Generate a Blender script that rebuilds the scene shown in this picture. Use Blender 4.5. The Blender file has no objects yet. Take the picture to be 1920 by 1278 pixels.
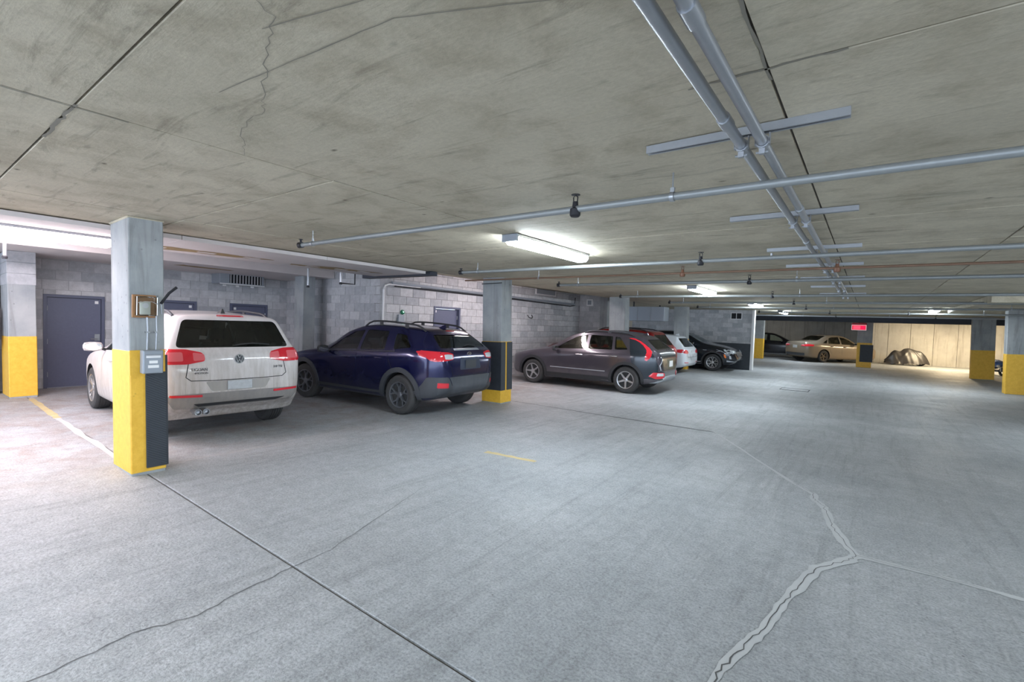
import bpy, bmesh, math, random
import numpy as np
from mathutils import Vector, Matrix
from mathutils.bvhtree import BVHTree

random.seed(7)
scene = bpy.context.scene
COL = scene.collection

# ------------------------------------------------------------------ camera
cam_data = bpy.data.cameras.new('camera')
cam = bpy.data.objects.new('camera', cam_data)
COL.objects.link(cam)
scene.camera = cam
cam_data.sensor_fit = 'HORIZONTAL'
cam_data.sensor_width = 36.0
cam_data.lens = 895.03 / 1920.0 * 36.0
cam_data.clip_start = 0.05
cam_data.clip_end = 200
CR = Vector((0.79942, 0.59974, 0.03521))
CD = Vector((0.05061, -0.00883, -0.99868))
CF = Vector((-0.59864, 0.80015, -0.03741))
m = Matrix.Identity(4)
for i in range(3):
    m[i][0] = CR[i]; m[i][1] = -CD[i]; m[i][2] = -CF[i]
m[2][3] = 1.65
cam.matrix_world = m

# ------------------------------------------------------------------ world and exposure
world = bpy.data.worlds.new('world')
scene.world = world
world.use_nodes = True
world.node_tree.nodes['Background'].inputs[0].default_value = (0.70, 0.82, 1.0, 1)
world.node_tree.nodes['Background'].inputs[1].default_value = 2.3
scene.view_settings.view_transform = 'Standard'
scene.view_settings.look = 'None'
scene.view_settings.gamma = 1.0
scene.view_settings.use_curve_mapping = False
scene.view_settings.exposure = 1.02
COOL = (0.80, 0.91, 1.0)
PINK = (1.0, 0.88, 0.93)
WARM = (1.0, 0.80, 0.52)
LAMP = 44.0          # radiance of the cool ceiling lamps

LEAN = (0.0096, -0.02335, 0.0)   # the slab falls about 2.5 per cent to the drains; columns stand plumb

# ------------------------------------------------------------------ small helpers
def tag(o, label=None, cat=None, group=None, kind=None):
    if label: o['label'] = label
    if cat: o['category'] = cat
    if group: o['group'] = group
    if kind: o['kind'] = kind
    return o

def empty(name, loc=(0, 0, 0), rot=(0, 0, 0), parent=None):
    o = bpy.data.objects.new(name, None)
    o.empty_display_size = 0.1
    COL.objects.link(o)
    o.location = loc; o.rotation_euler = rot
    if parent: o.parent = parent
    return o

def obj_from(name, me, mats, parent=None, loc=(0, 0, 0), rot=(0, 0, 0)):
    o = bpy.data.objects.new(name, me)
    COL.objects.link(o)
    if mats is not None and not me.materials:
        for mm in (mats if isinstance(mats, (list, tuple)) else [mats]):
            me.materials.append(mm)
    o.location = loc; o.rotation_euler = rot
    if parent: o.parent = parent
    return o

def fin(bm, name, mats, parent=None, smooth=False, loc=(0, 0, 0), rot=(0, 0, 0), angle=None):
    me = bpy.data.meshes.new(name)
    bmesh.ops.recalc_face_normals(bm, faces=bm.faces)
    if smooth:
        for f in bm.faces: f.smooth = True
        a = math.radians(angle or 35)
        for e in bm.edges:
            if len(e.link_faces) == 2 and e.calc_face_angle(0) > a: e.smooth = False
    bm.to_mesh(me); bm.free()
    return obj_from(name, me, mats, parent, loc, rot)

def bm_box(bm, x0, x1, y0, y1, z0, z1, mi=0):
    v = [bm.verts.new(p) for p in ((x0,y0,z0),(x1,y0,z0),(x1,y1,z0),(x0,y1,z0),(x0,y0,z1),(x1,y0,z1),(x1,y1,z1),(x0,y1,z1))]
    for q in ((0,3,2,1),(4,5,6,7),(0,1,5,4),(1,2,6,5),(2,3,7,6),(3,0,4,7)):
        bm.faces.new([v[i] for i in q]).material_index = mi
    return v

def box(name, x0, x1, y0, y1, z0, z1, mat, parent=None, bevel=0.0, seg=1):
    bm = bmesh.new(); bm_box(bm, x0, x1, y0, y1, z0, z1)
    if bevel: bmesh.ops.bevel(bm, geom=list(bm.edges), offset=bevel, segments=seg, affect='EDGES', profile=0.5)
    return fin(bm, name, mat, parent, smooth=seg > 1, angle=40)

def bm_tube(bm, pts, r, n=10, cap=True, radii=None, mi=0):
    pts = [Vector(p) for p in pts]
    rings = []
    up = Vector((0, 0, 1))
    for i, p in enumerate(pts):
        d = (pts[min(i+1, len(pts)-1)] - pts[max(i-1, 0)]).normalized()
        a = up if abs(d.dot(up)) < 0.95 else Vector((1, 0, 0))
        s = d.cross(a).normalized(); t = s.cross(d)
        rr = radii[i] if radii else r
        rings.append([bm.verts.new(p + (s*math.cos(k*2*math.pi/n) + t*math.sin(k*2*math.pi/n))*rr) for k in range(n)])
    for a, b in zip(rings, rings[1:]):
        for k in range(n):
            f = bm.faces.new((a[k], a[(k+1) % n], b[(k+1) % n], b[k])); f.material_index = mi
    if cap:
        bm.faces.new(rings[0][::-1]).material_index = mi; bm.faces.new(rings[-1]).material_index = mi

def tube(name, pts, r, mat, parent=None, n=10, radii=None):
    bm = bmesh.new(); bm_tube(bm, pts, r, n, radii=radii)
    return fin(bm, name, mat, parent, smooth=True)

def bm_lathe(bm, prof, n=32, axis='y', c=(0, 0, 0), mi=0, close=False):
    """prof: (radius, offset along axis)"""
    rings = []
    for r, h in prof:
        ring = []
        for k in range(n):
            a = k*2*math.pi/n
            if axis == 'y': p = (c[0]+r*math.cos(a), c[1]+h, c[2]+r*math.sin(a))
            elif axis == 'z': p = (c[0]+r*math.cos(a), c[1]+r*math.sin(a), c[2]+h)
            else: p = (c[0]+h, c[1]+r*math.cos(a), c[2]+r*math.sin(a))
            ring.append(bm.verts.new(p))
        rings.append(ring)
    pairs = list(zip(rings, rings[1:]))
    if close: pairs.append((rings[-1], rings[0]))
    for a, b in pairs:
        for k in range(n):
            bm.faces.new((a[k], a[(k+1) % n], b[(k+1) % n], b[k])).material_index = mi
    if not close:
        bm.faces.new(rings[0]).material_index = mi; bm.faces.new(rings[-1][::-1]).material_index = mi

# ------------------------------------------------------------------ materials
class NT:
    def __init__(s, name):
        s.m = bpy.data.materials.new(name); s.m.use_nodes = True
        s.t = s.m.node_tree; s.n = s.t.nodes; s.l = s.t.links
        s.b = s.n['Principled BSDF']; s.out = s.n['Material Output']
    def new(s, typ, **kw):
        nd = s.n.new(typ)
        for k, v in kw.items(): setattr(nd, k, v)
        return nd
    def pos(s, obj=False):
        if obj: return s.new('ShaderNodeTexCoord').outputs['Object']
        return s.new('ShaderNodeNewGeometry').outputs['Position']
    def mapping(s, src, scale=(1, 1, 1), rot=(0, 0, 0), loc=(0, 0, 0)):
        mp = s.new('ShaderNodeMapping'); s.l.new(src, mp.inputs['Vector'])
        mp.inputs['Scale'].default_value = scale; mp.inputs['Rotation'].default_value = rot; mp.inputs['Location'].default_value = loc
        return mp.outputs[0]
    def noise(s, src, scale, detail=4, rough=0.6, dist=0.0):
        nz = s.new('ShaderNodeTexNoise'); s.l.new(src, nz.inputs['Vector'])
        nz.inputs['Scale'].default_value = scale; nz.inputs['Detail'].default_value = detail
        nz.inputs['Roughness'].default_value = rough; nz.inputs['Distortion'].default_value = dist
        return nz.outputs['Fac']
    def ramp(s, fac, stops):
        r = s.new('ShaderNodeValToRGB'); s.l.new(fac, r.inputs[0])
        e = r.color_ramp.elements
        while len(e) > 1: e.remove(e[-1])
        for i, (p, c) in enumerate(stops):
            el = e[0] if i == 0 else e.new(p)
            el.position = p; el.color = (c, c, c, 1) if isinstance(c, (int, float)) else (*c, 1)
        return r.outputs[0]
    def mix(s, fac, a, b, mode='MIX'):
        mx = s.new('ShaderNodeMix', data_type='RGBA', blend_type=mode)
        for idx, v in ((0, fac), (6, a), (7, b)):
            if hasattr(v, 'is_output'): s.l.new(v, mx.inputs[idx])
            elif isinstance(v, (int, float)): mx.inputs[idx].default_value = v
            else: mx.inputs[idx].default_value = (*v, 1)
        return mx.outputs[2]
    def math(s, op, a, b=0.0):
        nd = s.new('ShaderNodeMath', operation=op)
        for i, v in ((0, a), (1, b)):
            if hasattr(v, 'is_output'): s.l.new(v, nd.inputs[i])
            else: nd.inputs[i].default_value = v
        return nd.outputs[0]
    def bump(s, h, strength=0.3, dist=0.01):
        bp = s.new('ShaderNodeBump'); bp.inputs['Strength'].default_value = strength; bp.inputs['Distance'].default_value = dist
        s.l.new(h, bp.inputs['Height']); s.l.new(bp.outputs[0], s.b.inputs['Normal'])
    def col(s, c):
        if hasattr(c, 'is_output'): s.l.new(c, s.b.inputs['Base Color'])
        else: s.b.inputs['Base Color'].default_value = (*c, 1)
    def set(s, **kw):
        for k, v in kw.items():
            s.b.inputs[k.replace('_', ' ')].default_value = v
        return s

def plain(name, c, rough=0.5, metal=0.0, var=0.0, scale=8, coat=0.0, spec=0.5):
    t = NT(name)
    if var:
        n = t.noise(t.pos(True), scale, 5)
        t.col(t.mix(n, tuple(x*(1-var) for x in c), tuple(min(1, x*(1+var)) for x in c)))
    else: t.col(c)
    t.set(Roughness=rough, Metallic=metal, Coat_Weight=coat)
    t.b.inputs['Specular IOR Level'].default_value = spec
    return t.m

def concrete(name, base, dark, stain, streak_rot=0.0, rough=0.75, streak=0.5, pits=True, bump=0.25):
    t = NT(name)
    p = t.pos()
    big = t.noise(p, 0.55, 5, 0.6, 0.4)
    mid = t.noise(p, 3.2, 6, 0.65, 0.3)
    st = t.noise(t.mapping(p, (0.7, 5.0, 1.0), (0, 0, streak_rot)), 2.2, 6, 0.65, 0.6)
    fine = t.noise(p, 45, 3, 0.7)
    c = t.mix(t.ramp(big, [(0.30, 0.0), (0.72, 1.0)]), dark, base)
    c = t.mix(t.math('MULTIPLY', t.ramp(mid, [(0.47, 0.0), (0.74, 1.0)]), 0.6), c, stain)
    c = t.mix(t.math('MULTIPLY', t.ramp(st, [(0.56, 0.0), (0.74, 1.0)]), streak), c, tuple(x*0.45 for x in stain))
    c = t.mix(0.22, c, t.ramp(fine, [(0.3, 0.35), (0.7, 1.0)]), 'MULTIPLY')
    h = fine
    if pits:
        vo = t.new('ShaderNodeTexVoronoi'); vo.inputs['Scale'].default_value = 2.3
        t.l.new(t.mapping(p, (1.0, 1.7, 1.0), (0, 0, streak_rot)), vo.inputs['Vector'])
        pm = t.ramp(vo.outputs['Distance'], [(0.02, 1.0), (0.075, 0.0)])
        pm = t.math('MULTIPLY', pm, t.ramp(t.noise(p, 0.9, 3), [(0.42, 0.0), (0.52, 1.0)]))
        c = t.mix(t.math('MULTIPLY', pm, 0.85), c, tuple(x*0.3 for x in stain))
    t.col(c); t.set(Roughness=rough)
    t.bump(t.math('ADD', fine, t.math('MULTIPLY', st, 1.6)), bump, 0.006)
    return t.m

M = {}
M['ceil'] = concrete('ceiling_concrete', (0.66, 0.59, 0.455), (0.45, 0.405, 0.305), (0.27, 0.22, 0.145), 0.25, 0.8, 0.6)
M['groove'] = plain('joint_dark_concrete', (0.10, 0.09, 0.075), 0.9)  # plain dark concrete backing behind panel and slab joints
M['ceil_crack'] = plain('crack_dirt', (0.24, 0.22, 0.18), 0.9)

def floor_mat():
    t = NT('floor_concrete')
    p = t.pos()
    big = t.noise(p, 0.35, 4, 0.55, 0.5)
    mid = t.noise(p, 1.6, 6, 0.62, 0.4)
    c = t.mix(t.ramp(big, [(0.32, 0.0), (0.68, 1.0)]), (0.38, 0.405, 0.425), (0.565, 0.585, 0.605))
    c = t.mix(t.math('MULTIPLY', t.ramp(mid, [(0.42, 0.0), (0.75, 1.0)]), 0.35), c, (0.30, 0.31, 0.315))
    # tyre tracks that sweep along the aisle
    s1 = t.noise(t.mapping(p, (5.0, 0.32, 1), (0, 0, 0.22)), 1.0, 8, 0.75, 1.6)
    s2 = t.noise(t.mapping(p, (4.5, 0.4, 1), (0, 0, -0.75)), 1.0, 8, 0.75, 1.6)
    c = t.mix(t.math('MULTIPLY', t.ramp(s1, [(0.50, 0.0), (0.66, 1.0)]), 0.42), c, (0.25, 0.26, 0.265))
    c = t.mix(t.math('MULTIPLY', t.ramp(s2, [(0.53, 0.0), (0.70, 1.0)]), 0.38), c, (0.56, 0.57, 0.58))
    # dusty parking bays along the left wall
    sx = t.new('ShaderNodeSeparateXYZ'); t.l.new(p, sx.inputs[0])
    bay = t.ramp(t.math('MULTIPLY', t.math('ADD', sx.outputs[0], 5.2), -0.5), [(0.0, 0.0), (1.0, 1.0)])
    d = t.noise(p, 2.4, 6, 0.7, 0.5)
    c = t.mix(t.math('MULTIPLY', bay, t.ramp(d, [(0.40, 0.0), (0.66, 0.75)])), c, (0.34, 0.27, 0.23))
    fine = t.noise(p, 60, 4, 0.75)
    c = t.mix(0.35, c, t.ramp(t.noise(p, 11, 6, 0.75), [(0.32, 0.35), (0.62, 1.0)]), 'MULTIPLY')
    c = t.mix(0.55, c, t.ramp(fine, [(0.33, 0.20), (0.58, 1.0)]), 'MULTIPLY')
    vo = t.new('ShaderNodeTexVoronoi'); vo.inputs['Scale'].default_value = 7.0
    t.l.new(p, vo.inputs['Vector'])
    pit = t.math('MULTIPLY', t.ramp(vo.outputs['Distance'], [(0.02, 1.0), (0.06, 0.0)]), t.ramp(t.noise(p, 3.0, 2), [(0.46, 0.0), (0.56, 0.9)]))
    c = t.mix(pit, c, (0.12, 0.12, 0.12))
    t.col(c)
    t.l.new(t.ramp(mid, [(0.3, 0.46), (0.7, 0.68)]), t.b.inputs['Roughness'])
    tread = t.noise(t.mapping(p, (1, 1, 1), (0, 0, 0.3)), 26, 3, 0.6, 0.7)
    t.bump(t.math('ADD', fine, t.math('MULTIPLY', tread, 1.6)), 0.45, 0.008)
    return t.m
M['floor'] = floor_mat()
M['seal'] = plain('crack_sealer', (0.50, 0.515, 0.525), 0.8, var=0.12, scale=6)
M['crack'] = plain('open_crack', (0.10, 0.10, 0.10), 0.95)
M['road_yellow'] = plain('worn_yellow_line', (0.52, 0.42, 0.22), 0.8, var=0.3, scale=5)
M['road_white'] = plain('worn_white_line', (0.47, 0.46, 0.455), 0.8, var=0.25, scale=7)
M['col'] = concrete('column_concrete', (0.40, 0.41, 0.41), (0.26, 0.28, 0.29), (0.21, 0.20, 0.17), 1.2, 0.8, 0.35, bump=0.35)
def vert_concrete(name, a, b, dk):
    t = NT(name); p = t.pos()
    v = t.noise(t.mapping(p, (4, 4, 0.35)), 1.6, 6, 0.65, 0.5)
    n = t.noise(p, 2.0, 5, 0.6)
    c = t.mix(t.ramp(n, [(0.3, 0.0), (0.7, 1.0)]), a, b)
    c = t.mix(t.math('MULTIPLY', t.ramp(v, [(0.52, 0.0), (0.72, 1.0)]), 0.7), c, dk)
    vo = t.new('ShaderNodeTexVoronoi'); vo.inputs['Scale'].default_value = 9
    t.l.new(p, vo.inputs['Vector'])
    c = t.mix(t.math('MULTIPLY', t.ramp(vo.outputs['Distance'], [(0.05, 1.0), (0.13, 0.0)]), 0.5), c, tuple(x*0.5 for x in dk))
    t.col(c); t.set(Roughness=0.75); t.bump(t.noise(p, 30, 5), 0.35, 0.006)
    return t.m
M['col'] = vert_concrete('column_concrete_board_marked', (0.26, 0.285, 0.30), (0.40, 0.41, 0.41), (0.14, 0.145, 0.135))
M['farwall'] = vert_concrete('cast_concrete_wall', (0.52, 0.50, 0.46), (0.62, 0.60, 0.55), (0.34, 0.31, 0.27))
def yellow():
    t = NT('yellow_column_paint'); p = t.pos()
    n = t.noise(p, 14, 5, 0.7)
    c = t.mix(t.ramp(n, [(0.3, 0.0), (0.7, 1.0)]), (0.72, 0.40, 0.03), (0.86, 0.52, 0.06))
    vo = t.new('ShaderNodeTexVoronoi'); vo.inputs['Scale'].default_value = 11
    t.l.new(p, vo.inputs['Vector'])
    c = t.mix(t.math('MULTIPLY', t.ramp(vo.outputs['Distance'], [(0.04, 1.0), (0.10, 0.0)]), 0.45), c, (0.35, 0.20, 0.02))
    t.col(c); t.set(Roughness=0.5); t.bump(t.noise(p, 70, 3), 0.35, 0.004)
    return t.m
M['yellow'] = yellow()
M['rubber'] = plain('charcoal_rubber', (0.035, 0.042, 0.052), 0.6, var=0.3, scale=12)
M['rubber_rib'] = plain('charcoal_rubber_rib', (0.055, 0.063, 0.075), 0.5)
def block(name, a, b):
    t = NT(name); p = t.pos()
    oi = t.new('ShaderNodeObjectInfo')
    c = t.mix(oi.outputs['Random'], a, b)
    n = t.noise(p, 9, 6, 0.7)
    c = t.mix(0.55, c, t.ramp(n, [(0.25, 0.45), (0.7, 1.0)]), 'MULTIPLY')
    t.col(c); t.set(Roughness=0.85); t.bump(t.noise(p, 55, 4, 0.7), 0.4, 0.005)
    return t.m
M['block'] = block('grey_concrete_block', (0.42, 0.43, 0.455), (0.64, 0.64, 0.65))
M['mortar'] = plain('mortar', (0.40, 0.40, 0.41), 0.95, var=0.2, scale=10)
M['mortar_dark'] = plain('mortar_dark', (0.22, 0.21, 0.20), 0.95, var=0.2, scale=10)
M['door'] = plain('slate_blue_door_paint', (0.115, 0.125, 0.19), 0.42, var=0.12, scale=30)
M['doorframe'] = plain('slate_blue_frame_paint', (0.10, 0.11, 0.17), 0.4)
M['steel'] = plain('galvanised_steel', (0.37, 0.385, 0.41), 0.36, 0.7, var=0.12, scale=20)
M['pipe'] = plain('grey_painted_pipe', (0.26, 0.275, 0.275), 0.42, 0.35, var=0.12, scale=12)
M['pipe_brown'] = plain('brown_pipe', (0.20, 0.12, 0.08), 0.5, 0.3, var=0.2, scale=9)
M['iron'] = plain('black_iron', (0.03, 0.03, 0.035), 0.5, 0.5)
M['brass'] = plain('orange_sprinkler_cap', (0.20, 0.09, 0.05), 0.4)
M['white'] = plain('white_paint', (0.78, 0.78, 0.78), 0.5)
M['board'] = plain('white_insulation_board', (0.62, 0.57, 0.56), 0.8, var=0.08, scale=3)
M['bare'] = plain('bare_brown_patch', (0.30, 0.21, 0.10), 0.9, var=0.3, scale=14)
M['chrome'] = plain('bright_chrome', (0.85, 0.86, 0.88), 0.12, 1.0)
M['wood'] = plain('brown_plywood', (0.34, 0.17, 0.07), 0.6, var=0.3, scale=18)
M['greybox'] = plain('grey_enamel', (0.30, 0.33, 0.37), 0.45, 0.2)
M['cream'] = plain('cream_plastic', (0.68, 0.69, 0.60), 0.4)
M['label_white'] = plain('white_sticker', (0.8, 0.8, 0.8), 0.5)
M['dark'] = plain('dark_void', (0.015, 0.015, 0.018), 0.8)
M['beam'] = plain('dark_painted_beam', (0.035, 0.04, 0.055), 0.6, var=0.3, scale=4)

def clear_plastic():
    t = NT('clear_acrylic')
    tr = t.new('ShaderNodeBsdfTransparent'); gl = t.new('ShaderNodeBsdfGlossy'); gl.inputs['Roughness'].default_value = 0.08
    fr = t.new('ShaderNodeFresnel'); fr.inputs['IOR'].default_value = 1.5
    mx = t.new('ShaderNodeMixShader'); t.l.new(fr.outputs[0], mx.inputs[0]); t.l.new(tr.outputs[0], mx.inputs[1]); t.l.new(gl.outputs[0], mx.inputs[2])
    tr.inputs[0].default_value = (0.93, 0.95, 0.95, 1)
    t.l.new(mx.outputs[0], t.out.inputs[0])
    return t.m
M['acrylic'] = clear_plastic()

def emit(name, c, s):
    t = NT(name); e = t.new('ShaderNodeEmission'); e.inputs[0].default_value = (*c, 1); e.inputs[1].default_value = s
    t.l.new(e.outputs[0], t.out.inputs[0]); return t.m
M['lamp_cool'] = emit('lamp_cool_white', COOL, LAMP)
M['lamp_pink'] = emit('lamp_pinkish_white', PINK, LAMP*0.52)
M['lamp_pink_soft'] = emit('lamp_pinkish_white_soft', PINK, LAMP*0.27)
M['lamp_warm'] = emit('lamp_warm', WARM, LAMP*2.4)
# ------------------------------------------------------------------ floor
XR, XL, YB, YF = 9.5, -13.6, -5.0, 41.0
floor = empty('floor', (0, 0, 0)); tag(floor, 'grey dusty concrete garage floor with tyre tracks', 'floor', kind='structure')
for a, b in ((YB, 1.632), (1.648, 8.10), (8.112, YF)):
    box('floor_slab', XL, XR, a, b, -0.20, 0.0, M['floor'], floor, 0.004)
box('joint_filler', XL, XR, YB, YF, -0.30, -0.014, M['groove'], floor)

def ribbon(name, pts, widths, z, mat, parent, jag=0.0, sub=6, thick=0.0):
    """flat strip along a polyline lying on the slab"""
    P = [Vector((*q, 0)) for q in pts]
    D = []
    rnd = random.Random(len(pts)*13 + int(abs(pts[0][0])*100))
    for i in range(len(P)-1):
        for k in range(sub):
            t = k/sub
            q = P[i].lerp(P[i+1], t)
            w = widths[i]*(1-t) + widths[i+1]*t
            n = (P[i+1]-P[i]).normalized(); n = Vector((-n.y, n.x, 0))
            D.append((q + n*rnd.uniform(-jag, jag), w*rnd.uniform(0.75, 1.25) if jag else w))
    D.append((P[-1], widths[-1]))
    bm = bmesh.new(); prev = None
    for i, (q, w) in enumerate(D):
        a = D[max(i-1, 0)][0]; b = D[min(i+1, len(D)-1)][0]
        n = (b-a).normalized(); n = Vector((-n.y, n.x, 0))
        l, r = bm.verts.new((q.x+n.x*w/2, q.y+n.y*w/2, z)), bm.verts.new((q.x-n.x*w/2, q.y-n.y*w/2, z))
        if prev: bm.faces.new((prev[0], prev[1], r, l))
        prev = (l, r)
    return fin(bm, name, mat, parent)

CR1 = [(-1.93, 8.15), (-1.35, 7.25), (-0.60, 6.05), (-0.38, 5.80), (-0.36, 5.60), (-0.27, 5.43), (-0.20, 5.03), (-0.10, 4.67), (0.0, 4.39)]
CR2 = [(0.0, 4.39), (-0.04, 4.27), (-0.22, 3.96), (-0.28, 3.64), (-0.34, 3.32), (-0.38, 2.99), (-0.44, 2.73), (-0.50, 2.45), (-0.52, 2.2), (-0.50, 1.66)]
CR3 = [(0.0, 4.39), (0.17, 4.40), (0.47, 4.41), (0.70, 4.40), (0.95, 4.37), (1.8, 4.30)]
ribbon('crack_sealer', CR1, [.02, .03, .04, .06, .07, .065, .075, .08, .07], 0.002, M['seal'], floor, 0.008, 5)
ribbon('crack_sealer', CR2, [.07, .085, .075, .07, .06, .06, .065, .05, .04, .03], 0.0028, M['seal'], floor, 0.006, 5)
ribbon('crack_sealer', CR3, [.06, .06, .05, .05, .05, .05], 0.0024, M['seal'], floor, 0.003, 5)
ribbon('crack', CR1[2:], [.002, .004, .004, .003, .004, .004, .004], 0.0042, M['crack'], floor, 0.014, 7)
ribbon('crack', CR2, [.004, .004, .005, .005, .005, .005, .006, .009, .009, .006], 0.0042, M['crack'], floor, 0.012, 7)
ribbon('crack', CR3[:4], [.004, .004, .004, .003], 0.0042, M['crack'], floor, 0.006, 7)
ribbon('crack', [(-2.86, 0.10), (-2.88, 0.47), (-2.93, 0.77), (-2.85, 1.04), (-2.92, 1.35), (-2.95, 1.64), (-2.98, 1.93), (-3.17, 2.43), (-3.46, 3.29)],
       [.004, .005, .006, .005, .006, .005, .004, .004, .002], 0.003, M['crack'], floor, 0.010, 6)
ribbon('crack', [(-6.3, 8.08), (-5.2, 8.10), (-4.2, 8.09), (-3.2, 8.12), (-2.6, 8.13), (-1.95, 8.15)], [.02, .022, .026, .03, .032, .02], 0.003, M['crack'], floor, 0.008, 5)
ribbon('bay_line', [(-11.9, 1.66), (-9.6, 1.62)], [.09, .09], 0.002, M['road_yellow'], floor, 0.004, 12)
ribbon('bay_line', [(-9.6, 1.62), (-6.5, 1.60)], [.07, .07], 0.002, M['road_white'], floor, 0.012, 14)
ribbon('bay_line', [(-5.98, 1.9), (-5.99, 3.0), (-6.1, 4.5)], [.025, .035, .01], 0.002, M['road_white'], floor, 0.03, 12)
ribbon('bay_line', [(-3.84, 4.66), (-3.13, 4.74)], [.09, .07], 0.002, M['road_yellow'], floor, 0.006, 10)
ribbon('bay_line', [(-6.2, 10.35), (-9.0, 10.2)], [.08, .08], 0.002, M['road_white'], floor, 0.01, 10)

drain = empty('floor_drain', (-1.67, 16.06, 0)); tag(drain, 'narrow rectangular metal drain cover set in the floor', 'drain cover')
bm = bmesh.new()
for a in ((-.36, .36, -.26, -.24), (-.36, .36, .24, .26), (-.36, -.34, -.24, .24), (.34, .36, -.24, .24)): bm_box(bm, a[0], a[1], a[2], a[3], -0.004, 0.008)
fin(bm, 'frame', M['iron'], drain)
box('cover_plate', -.338, .338, -.238, .238, -0.004, 0.004, M['floor'], drain)

# ------------------------------------------------------------------ ceiling
ZC = 2.56
ceiling = empty('ceiling', (0, 0, ZC)); tag(ceiling, 'board-formed concrete slab ceiling with dark panel joints', 'ceiling', kind='structure')
xs = [-6.70, -5.55, -2.94, -0.33, 0.94, 3.55, 6.16, XR]
ys = [YB, -3.53, -2.17, -0.81, 0.55, 1.86, 3.28, 4.63, 6.0, 7.36, 8.72, 10.08, 11.44, 12.8, 14.16, 15.5, YF]
rc = random.Random(3)
for i in range(len(xs)-1):
    for j in range(len(ys)-1):
        g = 0.0045
        dz = rc.uniform(0.0, 0.005)
        o = box('ceiling_panel', xs[i]+g*rc.uniform(.7, 1.5), xs[i+1]-g*rc.uniform(.7, 1.5), ys[j]+g*rc.uniform(.6, 1.4), ys[j+1]-g*rc.uniform(.6, 1.4), dz, 0.05, M['ceil'], ceiling, 0.003)
box('slab', -6.70, XR, YB, YF, 0.016, 0.34, M['groove'], ceiling)
box('slab_edge', -6.70, -6.694, YB, YF, 0.0, 0.34, M['ceil'], ceiling)
# recess over the parking bays
box('bay_ceiling', XL, -6.70, 6.3, YF, 0.29, 0.40, M['ceil'], ceiling)
box('bay_ceiling', XL, -6.70, YB, 6.3, 0.38, 0.50, M['board'], ceiling)
bm = bmesh.new(); W_ = [(-1.45, .60), (-1.5, .74), (-1.66, .80), (-1.85, .88), (-2.1, .99), (-2.22, 1.05), (-2.45, 1.08), (-2.6, 1.12), (-2.75, 1.20), (-2.92, 1.28)]
bm.free()
ribbon('ceiling_crack', W_, [.002, .003, .003, .0035, .0035, .003, .0035, .0035, .003, .002], -0.0015, M['ceil_crack'], ceiling, 0.012, 5)
for pts, w in (([(-2.94, -.6), (-2.94, .75)], .012), ([(-3.6, .55), (-2.9, .55)], .016), ([(-0.33, .9), (-0.33, 1.95)], .010), ([(-0.6, 1.86), (-0.1, 1.86)], .012), ([(-2.2, .86), (-1.2, .95), (-.3, 1.35), (.2, 1.55)], .004), ([(-1.6, .75), (-.8, .95), (0.3, 1.3)], .0035)):
    ribbon('joint_stain', pts, [w]*len(pts), -0.001, M['ceil_crack'], ceiling, w*0.5, 14)

# insulation board soffit and bulkhead over the first bays
soffit = empty('trim_1', (0, 0, 2.50)); tag(soffit, 'white insulation board soffit below the slab with brown bare patches', 'soffit', kind='structure')
yb = [YB, -2.6, -0.2, 2.2, 4.1, 6.10]
for a, b in zip(yb, yb[1:]):
    box('insulation_board', -8.10, -6.60, a+0.003, b-0.003, 0.0, 0.052, M['board'], soffit, 0.004)
for pts, w in (([(-7.66, 1.9), (-7.62, 3.2), (-7.5, 3.75)], [.36, .36, .05]), ([(-7.75, 4.15), (-7.6, 4.9), (-7.4, 5.75)], [.14, .40, .06])):
    ribbon('bare_patch', pts, w, -0.002, M['bare'], soffit, 0.02, 8)
for c in ((-7.66, 2.25), (-7.63, 2.85), (-7.58, 3.45), (-7.68, 4.5), (-7.6, 5.0), (-7.5, 5.4)):
    box('adhesive_dab', c[0]-.05, c[0]+.05, c[1]-.11, c[1]+.11, -.006, 0, M['board'], soffit, 0.002)
box('gap_shade_box', -8.6, -6.55, 6.16, 6.34, -0.02, 0.055, M['beam'], soffit)  # dark box standing in for the shaded gap past the boards

bulk = empty('trim_2', (0, 0, 2.62)); tag(bulk, 'pale boxed bulkhead running along the storage door wall', 'bulkhead', kind='structure')
box('face_panel', -10.96, -10.90, YB, 6.98, 0, 0.32, M['board'], bulk)
box('underside_panel', XL, -10.96, YB, 6.98, 0.0, 0.05, M['board'], bulk)
ribbon('bare_patch', [(-11.6, 3.8), (-11.7, 4.9)], [.3, .2], -0.002, M['bare'], bulk, 0.03, 8)

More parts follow.
